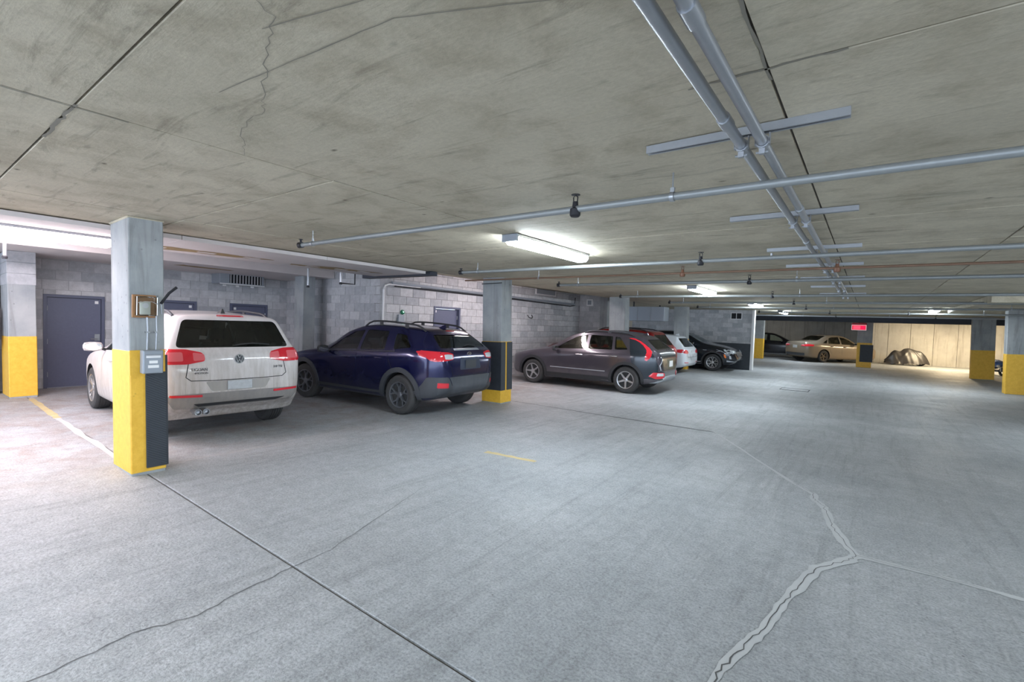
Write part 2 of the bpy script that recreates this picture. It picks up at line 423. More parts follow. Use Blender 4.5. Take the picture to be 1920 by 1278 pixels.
# ------------------------------------------------------------------ block walls
unit = bpy.data.meshes.new('block_mesh')
bm = bmesh.new(); bm_box(bm, -.5, .5, -.5, .5, -.5, .5); bm.to_mesh(unit); bm.free()
unit.materials.append(M['block'])
def block_wall(name, label, axis, c, a0, a1, z1, face, openings=(), mort='mortar', d=0.2, z0=0.0, cat='wall', seed=1):
    """axis 'y': wall runs along y at x=c; face = +1/-1 side the blocks look to"""
    w = empty(name, (0, 0, 0)); tag(w, label, cat, kind='structure')
    rr = random.Random(seed)
    back0, back1 = (c - face*0.007, c - face*d)
    lo, hi = min(back0, back1), max(back0, back1)
    # mortar bed, cut around the openings
    segs = []
    ops = sorted(openings)
    cur = a0
    for (o0, o1, oz) in ops:
        segs.append((cur, o0, z0, z1)); segs.append((o0, o1, oz, z1)); cur = o1
    segs.append((cur, a1, z0, z1))
    bmm = bmesh.new()
    for s in segs:
        if s[1]-s[0] < 0.01: continue
        if axis == 'y': bm_box(bmm, lo, hi, s[0], s[1], s[2], s[3])
        else: bm_box(bmm, s[0], s[1], lo, hi, s[2], s[3])
    fin(bmm, 'mortar_bed', M[mort], w)
    n = 0
    z = z0; row = 0
    while z < z1-0.03:
        h = min(0.2, z1-z)
        cur = a0 - (0.2 if row % 2 else 0.0)
        while cur < a1:
            iv = [(max(cur, a0), min(cur+0.4, a1))]
            for (o0, o1, oz) in openings:
                if z < oz - 0.05:
                    nv = []
                    for p, q in iv:
                        if q <= o0 or p >= o1: nv.append((p, q))
                        else:
                            if p < o0: nv.append((p, o0))
                            if q > o1: nv.append((o1, q))
                    iv = nv
            iv = [(p, q, z, h) for p, q in iv]
            for (o0, o1, oz) in openings:      # slim closer course over a door head
                if z < oz-0.05 and z+h > oz+0.04:
                    p, q = max(cur, a0, o0), min(cur+0.4, a1, o1)
                    if q-p > 0.05: iv.append((p, q, oz, z+h-oz))
            for p, q, z_, h_ in iv:
                if q-p < 0.05: continue
                o = bpy.data.objects.new('block', unit); COL.objects.link(o); o.parent = w
                dd = 0.04 + rr.uniform(0, 0.004)
                pc = c - face*(0.02) + face*rr.uniform(-0.001, 0.002)
                if axis == 'y':
                    o.location = (pc, (p+q)/2, z_+h_/2); o.scale = (dd, q-p-0.011, h_-0.011)
                else:
                    o.location = ((p+q)/2, pc, z_+h_/2); o.scale = (q-p-0.011, dd, h_-0.011)
                n += 1
            cur += 0.4
        z += 0.2; row += 1
    return w

XW = -13.25
DO = [(2.02, 2.98, 1.905), (3.75, 4.74, 1.905), (5.50, 6.46, 1.905)]
block_wall('wall_left', 'grey concrete block wall holding the three slate blue storage doors', 'y', XW, -1.2, 7.0, 2.62, 1, DO, seed=2)
block_wall('wall_return', 'short grey block wall behind the white car, between storage doors and warm-lit block wall', 'x', 7.0, -13.45, -9.1, 2.94, -1, (), seed=3)
DO4 = [(8.72, 9.72, 2.02)]
block_wall('wall_bay', 'long grey block wall with one door behind the dark blue and charcoal cars', 'y', -9.1, 7.0, 16.5, 2.85, 1, DO4, 'mortar_dark', seed=4)
block_wall('wall_nib', 'short pale block wall turning the corner beyond the charcoal car', 'x', 16.5, -9.3, -8.2, 2.85, -1, (), seed=5)
block_wall('wall_vent', 'grey block wall with a small vent behind the black crossover', 'x', 22.4, -9.4, -4.04, 2.56, -1, (), seed=6)
# low dark paint band and white end post on the vent wall
box('paint_band', -9.4, -4.04, 22.372, 22.378, 0, 1.12, M['rubber'], bpy.data.objects['wall_vent'])
box('end_post', -4.04, -3.94, 22.36, 22.62, 0, 2.56, M['white'], bpy.data.objects['wall_vent'], 0.006)
# rear part of the bays beyond the nib
def wall_slab(name, label, x0, x1, y0, y1, z1, mat, seams=()):
    w = empty(name); tag(w, label, 'wall', kind='structure')
    if not seams:
        box('wall_face', x0, x1, y0, y1, 0, z1, mat, w)
    else:
        ed = [x0, *seams, x1]
        for a, b in zip(ed, ed[1:]): box('cast_panel', a+.008, b-.008, y0, y1, 0, z1, mat, w, 0.006)
        box('wall_core', x0, x1, y0+.02, y1+.1, 0, z1, M['groove'], w)
    return w
wall_slab('wall_stub', 'plain grey pier of wall between block corner and concrete column', -8.2, -7.9, 16.45, 17.0, 2.85, M['col'])
wall_slab('wall_recess', 'pale concrete wall in the recess behind the red and white cars', -13.4, -13.2, 16.6, 22.3, 2.85, M['farwall'])
wall_slab('wall_far', 'long cast concrete end wall behind the tan sedan', -14.0, 0.25, 41.0, 41.2, 2.56, M['farwall'], [-12.4+1.22*i for i in range(10)])
wall_slab('wall_end', 'warm-lit cast concrete end wall behind the covered motorcycle', 0.25, 9.4, 37.2, 37.4, 2.56, M['farwall'], [0.9+1.05*i for i in range(8)])
wall_slab('wall_jog', 'short side return of the concrete end wall by the exit sign column', 0.05, 0.25, 37.2, 41.2, 2.56, M['farwall'])
wall_slab('wall_right', 'plain concrete side wall on the far side of the driving aisle', 9.4, 9.6, 2.0, YF, 2.56, M['farwall'])
wall_slab('wall_side', 'dark concrete side wall beyond the yellow pier by the storage doors', -13.6, -12.86, -1.4, 1.36, 2.62, M['col'])
wall_slab('wall_far_left', 'plain concrete side wall beyond the vent wall', -14.0, -13.8, 22.6, 41.0, 2.56, M['farwall'])

# hanging duct panel seen between the columns above the red car
pn = empty('hanging_duct', (0, 0, 0)); tag(pn, 'grey sheet metal duct box hanging between columns above the red car', 'duct')
box('duct_body', -8.1, -6.5, 18.6, 19.15, 1.93, 2.50, M['greybox'], pn, 0.01)
for x in (-7.6, -7.05): box('duct_seam', x-.008, x+.008, 18.588, 18.6, 1.93, 2.50, M['steel'], pn)
for x in (-7.9, -6.8): box('hanger_strap', x-.02, x+.02, 18.9, 18.94, 2.50, 2.86, M['iron'], pn)
pn = empty('loft_shelf', (0, 0, 0)); tag(pn, 'pale timber storage shelf along the recess wall above parked cars', 'shelf')
box('shelf_board', -13.2, -12.5, 17.0, 22.2, 1.62, 1.70, M['white'], pn)
for y in (17.4, 19.4, 21.6): box('bracket', -13.2, -12.6, y, y+.05, 1.45, 1.62, M['iron'], pn)

# ------------------------------------------------------------------ doors
def steel_door(n, label, x, y0, y1, h, hinge, recess=0.0, knob=True):
    d = empty('door_%d' % n, (x, y0, 0)); tag(d, label, 'door', kind='structure')
    w = y1-y0
    bm = bmesh.new()
    for a in ((0, .055, 0, h), (w-.055, w, 0, h), (.055, w-.055, h-.055, h)): bm_box(bm, -.13, 0.018, a[0], a[1], a[2], a[3])
    fin(bm, 'door_frame', M['doorframe'], d)
    lf = box('door_leaf', -.06-recess, -.016-recess, .06, w-.06, .01, h-.062, M['door'], d, 0.002)
    for z in (.28, h*.5, h-.28):
        tube('hinge', [(-.005-recess, (.058 if hinge < 0 else w-.058), z-.05), (-.005-recess, (.058 if hinge < 0 else w-.058), z+.05)], .012, M['steel'], d, 8)
    yy = w-.13 if hinge < 0 else .13
    box('number_plate', -.016-recess, -.011-recess, yy-.03, yy+.03, h-.16, h-.10, M['label_white'], d)
    if knob:
        box('lock_plate', -.016-recess, -.008-recess, yy-.035, yy+.055, .96, 1.10, M['steel'], d, .003)
        bm = bmesh.new(); bm_tube(bm, [(-.01-recess, yy, 1.0), (.05-recess, yy, 1.0), (.05-recess, yy-.11, 1.0)], .011, 8)
        fin(bm, 'lever', M['steel'], d, smooth=True)
    box('threshold', -.13, 0.0, .055, w-.055, 0, .012, M['steel'], d)
    return d
steel_door(1, 'slate blue steel storage door beside the yellow block pier', XW, 2.02, 2.98, 1.905, -1)
steel_door(2, 'slate blue steel storage door in the middle, mostly hidden by white car roof', XW, 3.75, 4.74, 1.905, -1)
steel_door(3, 'slate blue steel storage door under the louvred heater', XW, 5.50, 6.46, 1.905, 1)
steel_door(4, 'grey-blue steel door set in the warm-lit block wall', -9.1, 8.72, 9.72, 2.02, 1, 0.05)
box('dark_recess', -14.2, -13.45, 1.9, 6.6, 0, 2.0, M['dark'], bpy.data.objects['wall_left'])

# ------------------------------------------------------------------ columns
def column(label, x0, x1, y0, y1, yel=None, top=2.585, guards=(), lean=True, mat='col', yname='yellow'):
    c = empty('concrete_column', ((x0+x1)/2, (y0+y1)/2, 0), LEAN if lean else (0, 0, 0)); tag(c, label, 'column')
    hx, hy = (x1-x0)/2, (y1-y0)/2
    box('shaft', -hx, hx, -hy, hy, -0.02, top, M[mat], c, 0.008)
    if yel:
        box('yellow_paint', -hx-.003, hx+.003, -hy-.003, hy+.003, 0.012, yel, M['yellow'], c, 0.009)
    return c, hx, hy

c1, hx, hy = column('concrete column with yellow base carrying electrical boxes and a ribbed rubber guard', -6.35, -5.77, 1.51, 1.80, 1.245)
box('paint_step', hx, hx+.012, -hy-.004, hy-.0, 1.0, 1.245, M['yellow'], c1, .002)
g = box('corner_guard', hx+.003, hx+.022, -.025, hy+.002, .055, 1.02, M['rubber'], c1, .003)
bm = bmesh.new()
for k in range(46):           # diagonal ribs of the guard
    z = .03 + k*.0235
    ya, yb2 = -.02, hy
    za, zb = z+.06, z-.03
    if za > 1.01: continue
    if zb < .06: continue
    v = [bm.verts.new(p) for p in ((hx+.021, ya, za), (hx+.021, yb2, zb), (hx+.021, yb2, zb+.010), (hx+.021, ya, za+.010), (hx+.027, ya, za+.002), (hx+.027, yb2, zb+.002), (hx+.027, yb2, zb+.008), (hx+.027, ya, za+.008))]
    for q in ((4,5,6,7),(0,1,5,4),(1,2,6,5),(2,3,7,6),(3,0,4,7)): bm.faces.new([v[i] for i in q])
fin(bm, 'guard_ribs', M['rubber_rib'], g)
box('back_guard', hx-.03, hx+.012, hy, hy+.02, .055, 1.19, M['rubber'], c1, .003)
box('chamfer_collar', -hx-.015, hx+.008, -hy-.015, hy+.015, 2.54, 2.565, M['ceil'], c1, .012)

c2, hx, hy = column('concrete column with charcoal rubber wrap between the dark blue and charcoal cars', -6.42, -5.92, 7.60, 7.95, 1.27)
box('rubber_wrap', -hx-.012, hx+.014, -hy-.014, -hy-.003, .27, 1.255, M['rubber'], c2, .003)
box('rubber_wrap', hx+.003, hx+.014, -hy-.002, -hy+.135, .27, 1.255, M['rubber'], c2, .003)
box('rubber_wrap', hx+.003, hx+.014, -hy+.185, hy+.012, .27, 1.255, M['rubber'], c2, .003)
box('ceiling_conduit', -hx-.01, hx+.01, -hy-.02, -hy-.002, 2.44, 2.455, M['iron'], c2)

column('narrow concrete column standing before the block return wall', -11.55, -11.15, 6.3, 6.62, None, 2.64, lean=False)
column('grey concrete column behind the charcoal car', -6.42, -5.90, 13.62, 13.95, 1.25)
column('grey concrete column behind the white hatchback', -6.42, -5.90, 19.72, 20.05, 1.25)
column('far concrete column with a yellow base beside the black parked car', -5.85, -5.20, 32.6, 33.0, 1.25, lean=False)
c, hx, hy = column('far concrete column with black rubber wrap under the red exit sign', -0.50, 0.12, 30.3, 30.7, 1.28, lean=False)
box('rubber_wrap', -hx+.13, hx+.05, -hy-.018, -hy-.003, .30, 1.18, M['rubber'], c)
column('wide concrete column with bright yellow base in front of the warm-lit wall', 3.45, 4.15, 27.4, 27.75, 1.22)
column('nearer wide concrete column with tall yellow base at the right edge of the aisle', 3.42, 4.2, 20.9, 21.3, 1.25)
c, hx, hy = column('block pier with smooth yellow painted base beside the storage doors', -12.86, -12.12, 1.42, 1.78, 1.10, 2.60)
for i, z in enumerate((2.02, 2.22, 2.42)):
    box('block_course', -hx-.006, hx+.006, -hy-.006, hy+.006, z, z+.19, M['block'], c, .004)
# ------------------------------------------------------------------ ceiling lamps
def lamp(label, x, y0, y1, ztop, mat, w=0.17, drop=0.10):
    L = empty('ceiling_light', (x, (y0+y1)/2, ztop)); tag(L, label, 'light')
    h = (y1-y0)/2
    box('housing', -w/2-.012, w/2+.012, -h-.02, h+.02, -.028, 0, M['steel'], L, .004)
    bm = bmesh.new()
    prof = [(-w/2, -.028), (-w/2, -drop+.035), (-w/2+.03, -drop), (w/2-.03, -drop), (w/2, -drop+.035), (w/2, -.028)]
    a = [bm.verts.new((p[0], -h, p[1])) for p in prof]; b = [bm.verts.new((p[0], h, p[1])) for p in prof]
    for i in range(5): bm.faces.new((a[i], a[i+1], b[i+1], b[i]))
    bm.faces.new(a); bm.faces.new(b[::-1])
    fin(bm, 'diffuser', mat, L)
    box('end_cap', -w/2-.014, w/2+.014, -h-.05, -h-.02, -.075, 0, M['greybox'], L, .004)
    return L
lamp('long fluorescent ceiling light glowing above the dark blue car', -3.0, 3.95, 5.45, ZC, M['lamp_cool'])
lamp('fluorescent ceiling light further along the aisle, above the charcoal car tail', -3.0, 10.2, 11.8, ZC, M['lamp_cool'])
lamp('fluorescent ceiling light near the end of the block wall with the vent', -3.0, 16.3, 17.9, ZC, M['lamp_cool'])
lamp('small distant fluorescent ceiling light just before the dark beam', -3.0, 22.4, 24.0, ZC, M['lamp_cool'])
lamp('fluorescent ceiling light behind the viewpoint on the bay row', -3.0, -2.9, -1.0, ZC, M['lamp_cool'])
for i, y in enumerate((-2.9, 3.6, 10.2)):  # row of out-of-view lamps added for fill light
    lamp('unseen fluorescent fill light added over the far side of the aisle, %s' % ('by the near wall', 'opposite the dark blue car', 'opposite the charcoal car')[i], 4.2, y, y+1.9, ZC, M['lamp_cool'])
lamp('fluorescent ceiling light over the aisle before the right-hand columns', 1.6, 19.4, 21.0, ZC, M['lamp_cool'])
lamp('fluorescent ceiling light in front of the tan sedan', -3.2, 31.3, 32.8, ZC, M['lamp_cool'])
lamp('pinkish fluorescent light under the insulation board by the storage doors', -7.5, -1.6, 1.75, 2.50, M['lamp_pink_soft'], 0.5, 0.09)
lamp('pinkish fluorescent fill light added in the coffer before the pale bulkhead', -9.7, -1.2, 1.9, 2.93, M['lamp_pink'], 0.3, 0.10)  # extra lamp added to brighten the storage wall and bulkhead face
lamp('pinkish fluorescent light in the recess above the charcoal car', -7.06, 8.3, 11.9, 2.85, M['lamp_pink'], 0.14, 0.10)
lamp('warm fluorescent light in front of the concrete end wall', 3.6, 33.2, 35.2, 2.56, M['lamp_warm'], 0.2, 0.1)

# ------------------------------------------------------------------ pipes under the ceiling
def sprinkler(bm_body, parent, x, y, z, pend=False, mat='iron'):
    s = empty_part = None
    bm = bmesh.new()
    bm_lathe(bm, [(.028, -.05), (.036, -.04), (.036, .0), (.022, .012), (.018, .05)], 12, 'z', (x, y, z))
    o = fin(bm, 'sprinkler_tee', M[mat], parent, smooth=True)
    bm = bmesh.new()
    bm_tube(bm, [(x-.014, y, z+.05), (x-.016, y, z+.08), (x, y, z+.095)], .004, 6)
    bm_tube(bm, [(x+.014, y, z+.05), (x+.016, y, z+.08), (x, y, z+.095)], .004, 6)
    bm_lathe(bm, [(.03, .094), (.03, .098)], 12, 'z', (x, y, z))
    fin(bm, 'sprinkler_head', M[mat], o, smooth=True)

def hanger(parent, x, y, z, r, ztop=ZC):
    bm = bmesh.new()
    bm_lathe(bm, [(r+.003, -.012), (r+.006, -.012), (r+.006, .012), (r+.003, .012)], 14, 'x', (x, y, z), close=True)
    bm_box(bm, x-.012, x+.012, y-.008, y+.008, z+r, z+r+.03)
    bm_tube(bm, [(x, y, z+r+.03), (x, y, ztop+.005)], .005, 6)
    fin(bm, 'hanger', M['steel'], parent, smooth=True)

def xpipe(label, y, x0, x1, z, r, mat, hang=(), heads=(), capped=True, dy=0.0, headmat='iron'):
    p = empty('sprinkler_pipe', (0, 0, 0)); tag(p, label, 'pipe')
    tube('pipe', [(x0, y, z), (x1, y+dy, z)], r, M[mat], p, 12)
    f = lambda x: y + dy*(x-x0)/(x1-x0)
    if capped:
        bm = bmesh.new(); bm_lathe(bm, [(r+.010, -.03), (r+.010, .03)], 12, 'x', (x0, y, z))
        bm_tube(bm, [(x0, y, z), (x0, y, z+.06)], .012, 8); bm_lathe(bm, [(.022, .06), (.022, .066)], 10, 'z', (x0, y, z))
        fin(bm, 'end_elbow', M['iron'], p, smooth=True)
    for x in hang: hanger(p, x, f(x), z, r)
    for x in heads: sprinkler(None, p, x, f(x), z, mat=headmat)
    return p
xpipe('long grey sprinkler pipe crossing the ceiling nearest the camera end', 2.82, -5.06, XR-.2, 2.425, .023, 'pipe', (-4.82, -.97, 2.9, 6.0), (-1.62, 3.0))
p = xpipe('pale sprinkler pipe crossing above the lit ceiling lamp with a stepped branch', 5.60, -5.25, XR-.2, 2.425, .023, 'pipe', (-4.9, 2.9, 6.0), (-1.57, 3.0))
bm = bmesh.new(); bm_tube(bm, [(-.86, 5.60, 2.425), (-.86, 5.60, 2.47)], .012, 8)
fin(bm, 'branch', M['steel'], p, smooth=True)
xpipe('thin brown pipe crossing the ceiling beyond the bright lamp', 6.85, -6.3, XR-.2, 2.438, .015, 'pipe_brown', (-4.6, 3.0), (-2.16, -.35), False, headmat='brass')
xpipe('grey sprinkler pipe ending beside the rubber-wrapped column', 8.04, -4.92, XR-.2, 2.425, .025, 'pipe', (-4.5, -.9, 3.0), (-1.53,), True, .3)
xpipe('grey sprinkler pipe crossing near the second bay lamp', 11.46, -5.15, XR-.2, 2.425, .028, 'pipe', (-4.7, -1.2, 2.4), (-1.7,), True)
xpipe('sprinkler pipe before the block wall with the vent', 14.15, -4.8, XR-.2, 2.425, .028, 'pipe', (-4.4, -.9, 2.8), (-1.6,))
xpipe('sprinkler pipe at the far lamp before the dark beam', 17.05, -4.8, XR-.2, 2.425, .028, 'pipe', (-4.4, -.9, 2.8), (-1.6,))
xpipe('farthest sprinkler pipe before the dark beam', 20.7, -3.5, XR-.2, 2.425, .028, 'pipe', (-2.4, -.4, 2.8), (-1.2, 1.0))
xpipe('last sprinkler pipe tight against the dark beam', 24.6, -4.8, XR-.2, 2.425, .03, 'steel', (-2.4, .6, 4.0), (-1.2, 2.0))

st = [2.35, 4.14, 5.86, 7.35, 9.04, 10.7, 12.66]
names = ['nearest, above the first sprinkler pipe', 'between the first and second sprinkler pipes', 'just beside the stepped branch', 'beyond the thin brown pipe', 'beyond the grey pipe at the rubber-wrapped column', 'next to last along the conduits', 'last at the end of the conduits']
for i, y in enumerate(st):
    s = empty('strut_channel', (-.525, y, ZC)); tag(s, 'galvanised slotted strut channel on the ceiling, ' + names[i], 'strut', 'strut channels carrying the two conduits')
    bm = bmesh.new()
    bm_box(bm, -.42, .42, -.018, .018, -.006, 0)
    bm_box(bm, -.42, .42, -.018, -.015, -.036, -.006); bm_box(bm, -.42, .42, .015, .018, -.036, -.006)
    bm_box(bm, -.42, .42, -.015, -.008, -.036, -.033); bm_box(bm, -.42, .42, .008, .015, -.036, -.033)
    fin(bm, 'channel', M['steel'], s)
    for x in (.02, .105):
        bm = bmesh.new()
        bm_lathe(bm, [(.023, -.012), (.029, -.012), (.029, .012), (.023, .012)], 12, 'y', (x, 0, -.075), close=True)
        bm_box(bm, x-.012, x+.012, -.01, .01, -.128, -.104); bm_tube(bm, [(x-.025, 0, -.12), (x+.025, 0, -.12)], .005, 6)
        bm_box(bm, x-.03, x-.026, -.012, .012, -.09, -.04); bm_box(bm, x+.026, x+.03, -.012, .012, -.09, -.04)
        fin(bm, 'pipe_clamp', M['steel'], s)
for x, lab, ys_ in ((-.505, 'left of the two galvanised conduits running down the ceiling', (2.05, 5.1, 8.2)), (-.42, 'right of the two galvanised conduits running down the ceiling', (1.3, 3.75, 6.9))):
    c = empty('conduit_pipe', (x, 0, 2.485)); tag(c, lab, 'conduit')
    tube('tube', [(0, -4.9, 0), (0, 12.72, 0)], .0215, M['steel'], c, 12)
    for y in ys_: tube('coupling', [(0, y-.045, 0), (0, y+.045, 0)], .0265, M['steel'], c, 12)

# duct and beam on the right, dark downstand beam across the far end
bmh = empty('trim_3', (0, 0, 0)); tag(bmh, 'dark painted downstand beam crossing the far end of the aisle', 'beam', kind='structure')
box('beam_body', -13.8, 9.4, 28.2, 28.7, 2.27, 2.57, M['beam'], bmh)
d = empty('ceiling_beam', (0, 0, 0)); tag(d, 'short concrete downstand below the ceiling before the right-hand columns', 'beam')
box('beam_body', 1.9, 9.3, 13.4, 13.8, 2.40, 2.557, M['ceil'], d, .01)
box('haunch', 1.9, 2.2, 13.8, 20.0, 2.44, 2.557, M['ceil'], d, .01)

# odd hangers and stubs over the left bays
def stub(label, x, y, z0, z1, bent=False):
    s = empty('pipe_stub', (x, y, 0)); tag(s, label, 'pipe')
    tube('drop', [(0, 0, z1), (0, 0, z0)], .022, M['steel'], s, 8)
    bm = bmesh.new(); bm_lathe(bm, [(.03, -.03), (.034, 0), (.02, .02)], 10, 'z', (0, 0, z0)); fin(bm, 'head', M['iron'], s, smooth=True)
    if bent: tube('loop', [(0, 0, z0), (0, .34, z0), (0, .34, z1-.05)], .014, M['iron'], s, 8)
stub('white sprinkler drop hanging before the yellow block pier', -10.2, 1.15, 2.36, 2.9)
stub('sprinkler drop hanging left of the narrow concrete column', -9.9, 5.7, 2.30, 2.9)
stub('bent pipe loop hanging below the insulation soffit', -8.9, 5.85, 2.36, 2.9, True)

# ------------------------------------------------------------------ wall fittings
h = empty('unit_heater', (XW, 5.0, 2.36)); tag(h, 'louvred steel unit heater hung high on the storage wall', 'heater')
box('casing', .02, .50, .06, 1.12, 0.02, .27, M['greybox'], h, .006)
for k in range(11): box('louvre', .50, .515, .30+k*.072, .312+k*.072, .04, .25, M['white'], h)
box('dark_grille', .494, .503, .28, 1.06, .04, .25, M['dark'], h)
box('rail', .48, .54, .06, 1.12, -.0, .025, M['white'], h, .004)
for y in (.12, .42, .78): box('foot', .50, .56, y, y+.06, -.05, -.01, M['white'], h, .004)

v = empty('wall_vent_grille', (-4.66, 22.395, 2.30)); tag(v, 'small white framed vent grille high on the block wall end', 'vent')
bm = bmesh.new()
for a in ((-.23, .23, -.15, -.12), (-.23, .23, .12, .15), (-.23, -.20, -.12, .12), (.20, .23, -.12, .12), (-.012, .012, -.12, .12)): bm_box(bm, a[0], a[1], -.03, .0, a[2], a[3])
fin(bm, 'frame', M['white'], v); box('dark_opening', -.20, .20, -.012, 0, -.12, .12, M['dark'], v)
v = empty('access_panel', (-9.093, 14.0, 2.82)); tag(v, 'grey access panel with pale edge high on the block wall', 'panel')
box('panel_face', 0, .03, -.6, .6, -.14, .02, M['greybox'], v, .004)
bm = bmesh.new()
for a in ((-.63, -.60, -.17, .02), (.60, .63, -.17, .02), (-.60, .60, -.17, -.14)): bm_box(bm, 0, .04, a[0], a[1], a[2], a[3])
fin(bm, 'edge_strip', M['white'], v)
v = empty('wall_hatch', (-8.67, 16.497, 2.54)); tag(v, 'little square white hatch on the pale corner wall', 'hatch')
box('frame', -.13, .13, -.025, 0, -.13, .13, M['white'], v, .004); box('cover', -.08, .08, -.032, -.024, -.08, .08, M['greybox'], v)
v = empty('wall_hook', (-9.097, 13.09, 1.89)); tag(v, 'small dark hook screwed to the block wall above the charcoal car', 'hook')
bm = bmesh.new(); bm_tube(bm, [(0, -.12, .05), (.04, -.12, -.01), (.06, -.06, -.05), (.06, .06, -.05), (.04, .12, -.01), (0, .12, .05)], .012, 8); fin(bm, 'bar', M['iron'], v, smooth=True)

cd = empty('wall_conduit', (-9.1, 0, 0)); tag(cd, 'white vertical conduit with a bend at the block wall corner', 'conduit')
tube('tube', [(.04, 7.08, .2), (.04, 7.08, 2.33), (.04, 7.12, 2.42), (.04, 7.22, 2.46), (.04, 8.2, 2.46)], .022, M['white'], cd, 10)
box('strap', 0, .06, 7.04, 7.12, 1.5, 1.53, M['steel'], cd)
cd = empty('cable_tray', (-9.1, 0, 0)); tag(cd, 'grey pipe and dark cable running high along the block wall', 'pipe')
tube('pipe', [(.06, 7.3, 2.50), (.06, 16.0, 2.44)], .035, M['greybox'], cd, 10)
tube('cable', [(.04, 7.4, 2.43), (.04, 12.0, 2.41), (.04, 15.7, 2.36), (.04, 16.0, 2.40), (.04, 16.05, 2.7)], .018, M['iron'], cd, 8)
sg = empty('green_beacon', (-9.1, 7.62, 1.78)); tag(sg, 'small green indicator on a box beside the wall conduit', 'indicator')
box('box', 0, .07, -.10, .08, -.24, -.02, M['greybox'], sg, .006)
bm = bmesh.new(); bm_lathe(bm, [(.055, 0), (.06, .02), (.045, .045), (.01, .055)], 16, 'x', (0.0, .05, .04)); fin(bm, 'lens', plain('green_plastic', (.01, .16, .08), .3), sg, smooth=True)
bm = bmesh.new(); bm_lathe(bm, [(.012, .05), (.012, .058)], 10, 'x', (0, .05, .045)); fin(bm, 'led', emit('green_led', (.4, 1, .7), 3), sg)

pn = empty('wall_cabinet', (-12.86, 1.0, 1.0)); tag(pn, 'grey wall cabinet at the edge beside the yellow block pier', 'cabinet')
box('body', 0, .22, -.55, .33, -.10, .58, M['greybox'], pn, .008); box('door_panel', .22, .232, -.53, .31, -.08, .56, M['greybox'], pn, .004)

# things on the first column (its +x face)
fx = -5.77
b = empty('electrical_box', (fx+.004, 1.655, 1.14)); tag(b, 'grey metal receptacle box with two white stickers on the yellow column', 'electrical box')
bx_ = box('enclosure', 0, .09, -.085, .085, -.115, .115, M['greybox'], b, .006)
box('cover_plate', .09, .097, -.078, .078, -.108, .108, M['greybox'], b, .003)
for z, w in ((.055, .06), (-.0, .035), (-.045, .045)): box('sticker', .097, .0985, -w+.0, w, z-.014, z+.014, M['label_white'], b)
box('lip', .09, .12, -.065, .065, .066, .074, M['steel'], b)
t = empty('thermostat_guard', (fx-.012, 1.60, 1.69)); tag(t, 'clear plastic guarded thermostat on a brown wooden board', 'thermostat')
box('wood_board', .0, .022, -.095, .10, -.115, .11, M['wood'], t, .003)
box('thermostat', .022, .06, -.04, .045, -.085, .045, M['cream'], t, .008, 2)
bm = bmesh.new(); bm_lathe(bm, [(.026, .058), (.026, .064)], 20, 'x', (0, .002, .005)); fin(bm, 'dial', M['white'], t)
box('guard', .022, .10, -.075, .085, -.095, .095, M['acrylic'], t, .006)
for y in (-.078, .088): tube('clip_rod', [(.10, y, -.09), (.104, y, .09)], .004, M['chrome'], t, 6)
tube('top_wire', [(.1, -.07, .03), (.115, -.02, .045), (.115, .04, .045), (.10, .09, .02)], .004, M['chrome'], t, 6)
k = empty('lever_arm', (fx+.006, 1.735, 1.78)); tag(k, 'dark steel lever sticking out beside the thermostat', 'lever')
tube('arm', [(.02, 0, -.06), (.05, .06, .05), (.06, .125, .115)], .013, M['iron'], k, 8)
tube('link', [(.02, 0, -.06), (.015, .01, -.16)], .008, M['steel'], k, 8)
for y, z0, l in ((1.625, 1.58, 'left'), (1.70, 1.62, 'right')):
    k = empty('conduit_drop', (fx-.008, y, 0)); tag(k, 'thin steel conduit dropping to the electrical box, %s' % ('below the thermostat' if l == 'left' else 'below the steel lever'), 'conduit')
    tube('tube', [(.02, 0, z0), (.022, .006, 1.45), (.02, 0, 1.24)], .009, M['steel'], k, 8)
    box('strap', .0, .035, -.014, .018, 1.425, 1.44, M['steel'], k)

# red exit sign
s = empty('exit_sign', (-.47, 30.12, 2.08)); tag(s, 'lit red sign hanging before the far black and yellow column', 'sign')
box('casing', -.30, .32, -.05, .05, -.16, .20, plain('red_casing', (.55, .02, .04), .4), s, .02)
box('lit_panel', -.26, .28, -.062, -.05, -.14, .07, emit('red_panel', (1, .03, .07), .45), s, .03, 3)
bm = bmesh.new()
for a in ((-.30, .32, .075, .095), (-.30, .32, -.165, -.145), (-.30, -.28, -.145, .075), (.29, .31, -.145, .075)): bm_box(bm, a[0], a[1], -.07, -.055, a[2], a[3])
fin(bm, 'pale_rim', emit('rim_glow', (1, .55, .62), .5), s)
tube('stem', [(0, 0, .2), (0, 0, .48)], .015, M['iron'], s, 8)
def flat_text(name, body, size, mat, parent, mw, depth=0.002):
    cu = bpy.data.curves.new(name, 'FONT'); cu.body = body; cu.size = size; cu.align_x = 'CENTER'; cu.align_y = 'CENTER'; cu.extrude = depth
    ob = bpy.data.objects.new(name+'_tmp', cu); COL.objects.link(ob)
    me = bpy.data.meshes.new_from_object(ob.evaluated_get(bpy.context.evaluated_depsgraph_get()))
    bpy.data.objects.remove(ob); me.materials.clear()
    o = obj_from(name, me, mat, parent); o.matrix_local = mw
    return o
for a, b, c in ((-.23, .07, (1, .10, .18)), (.09, .25, (.9, .02, .10))):
    box('lit_field', a, b, -.066, -.06, -.12, .05, emit('red_field', c, .55), s, .004)
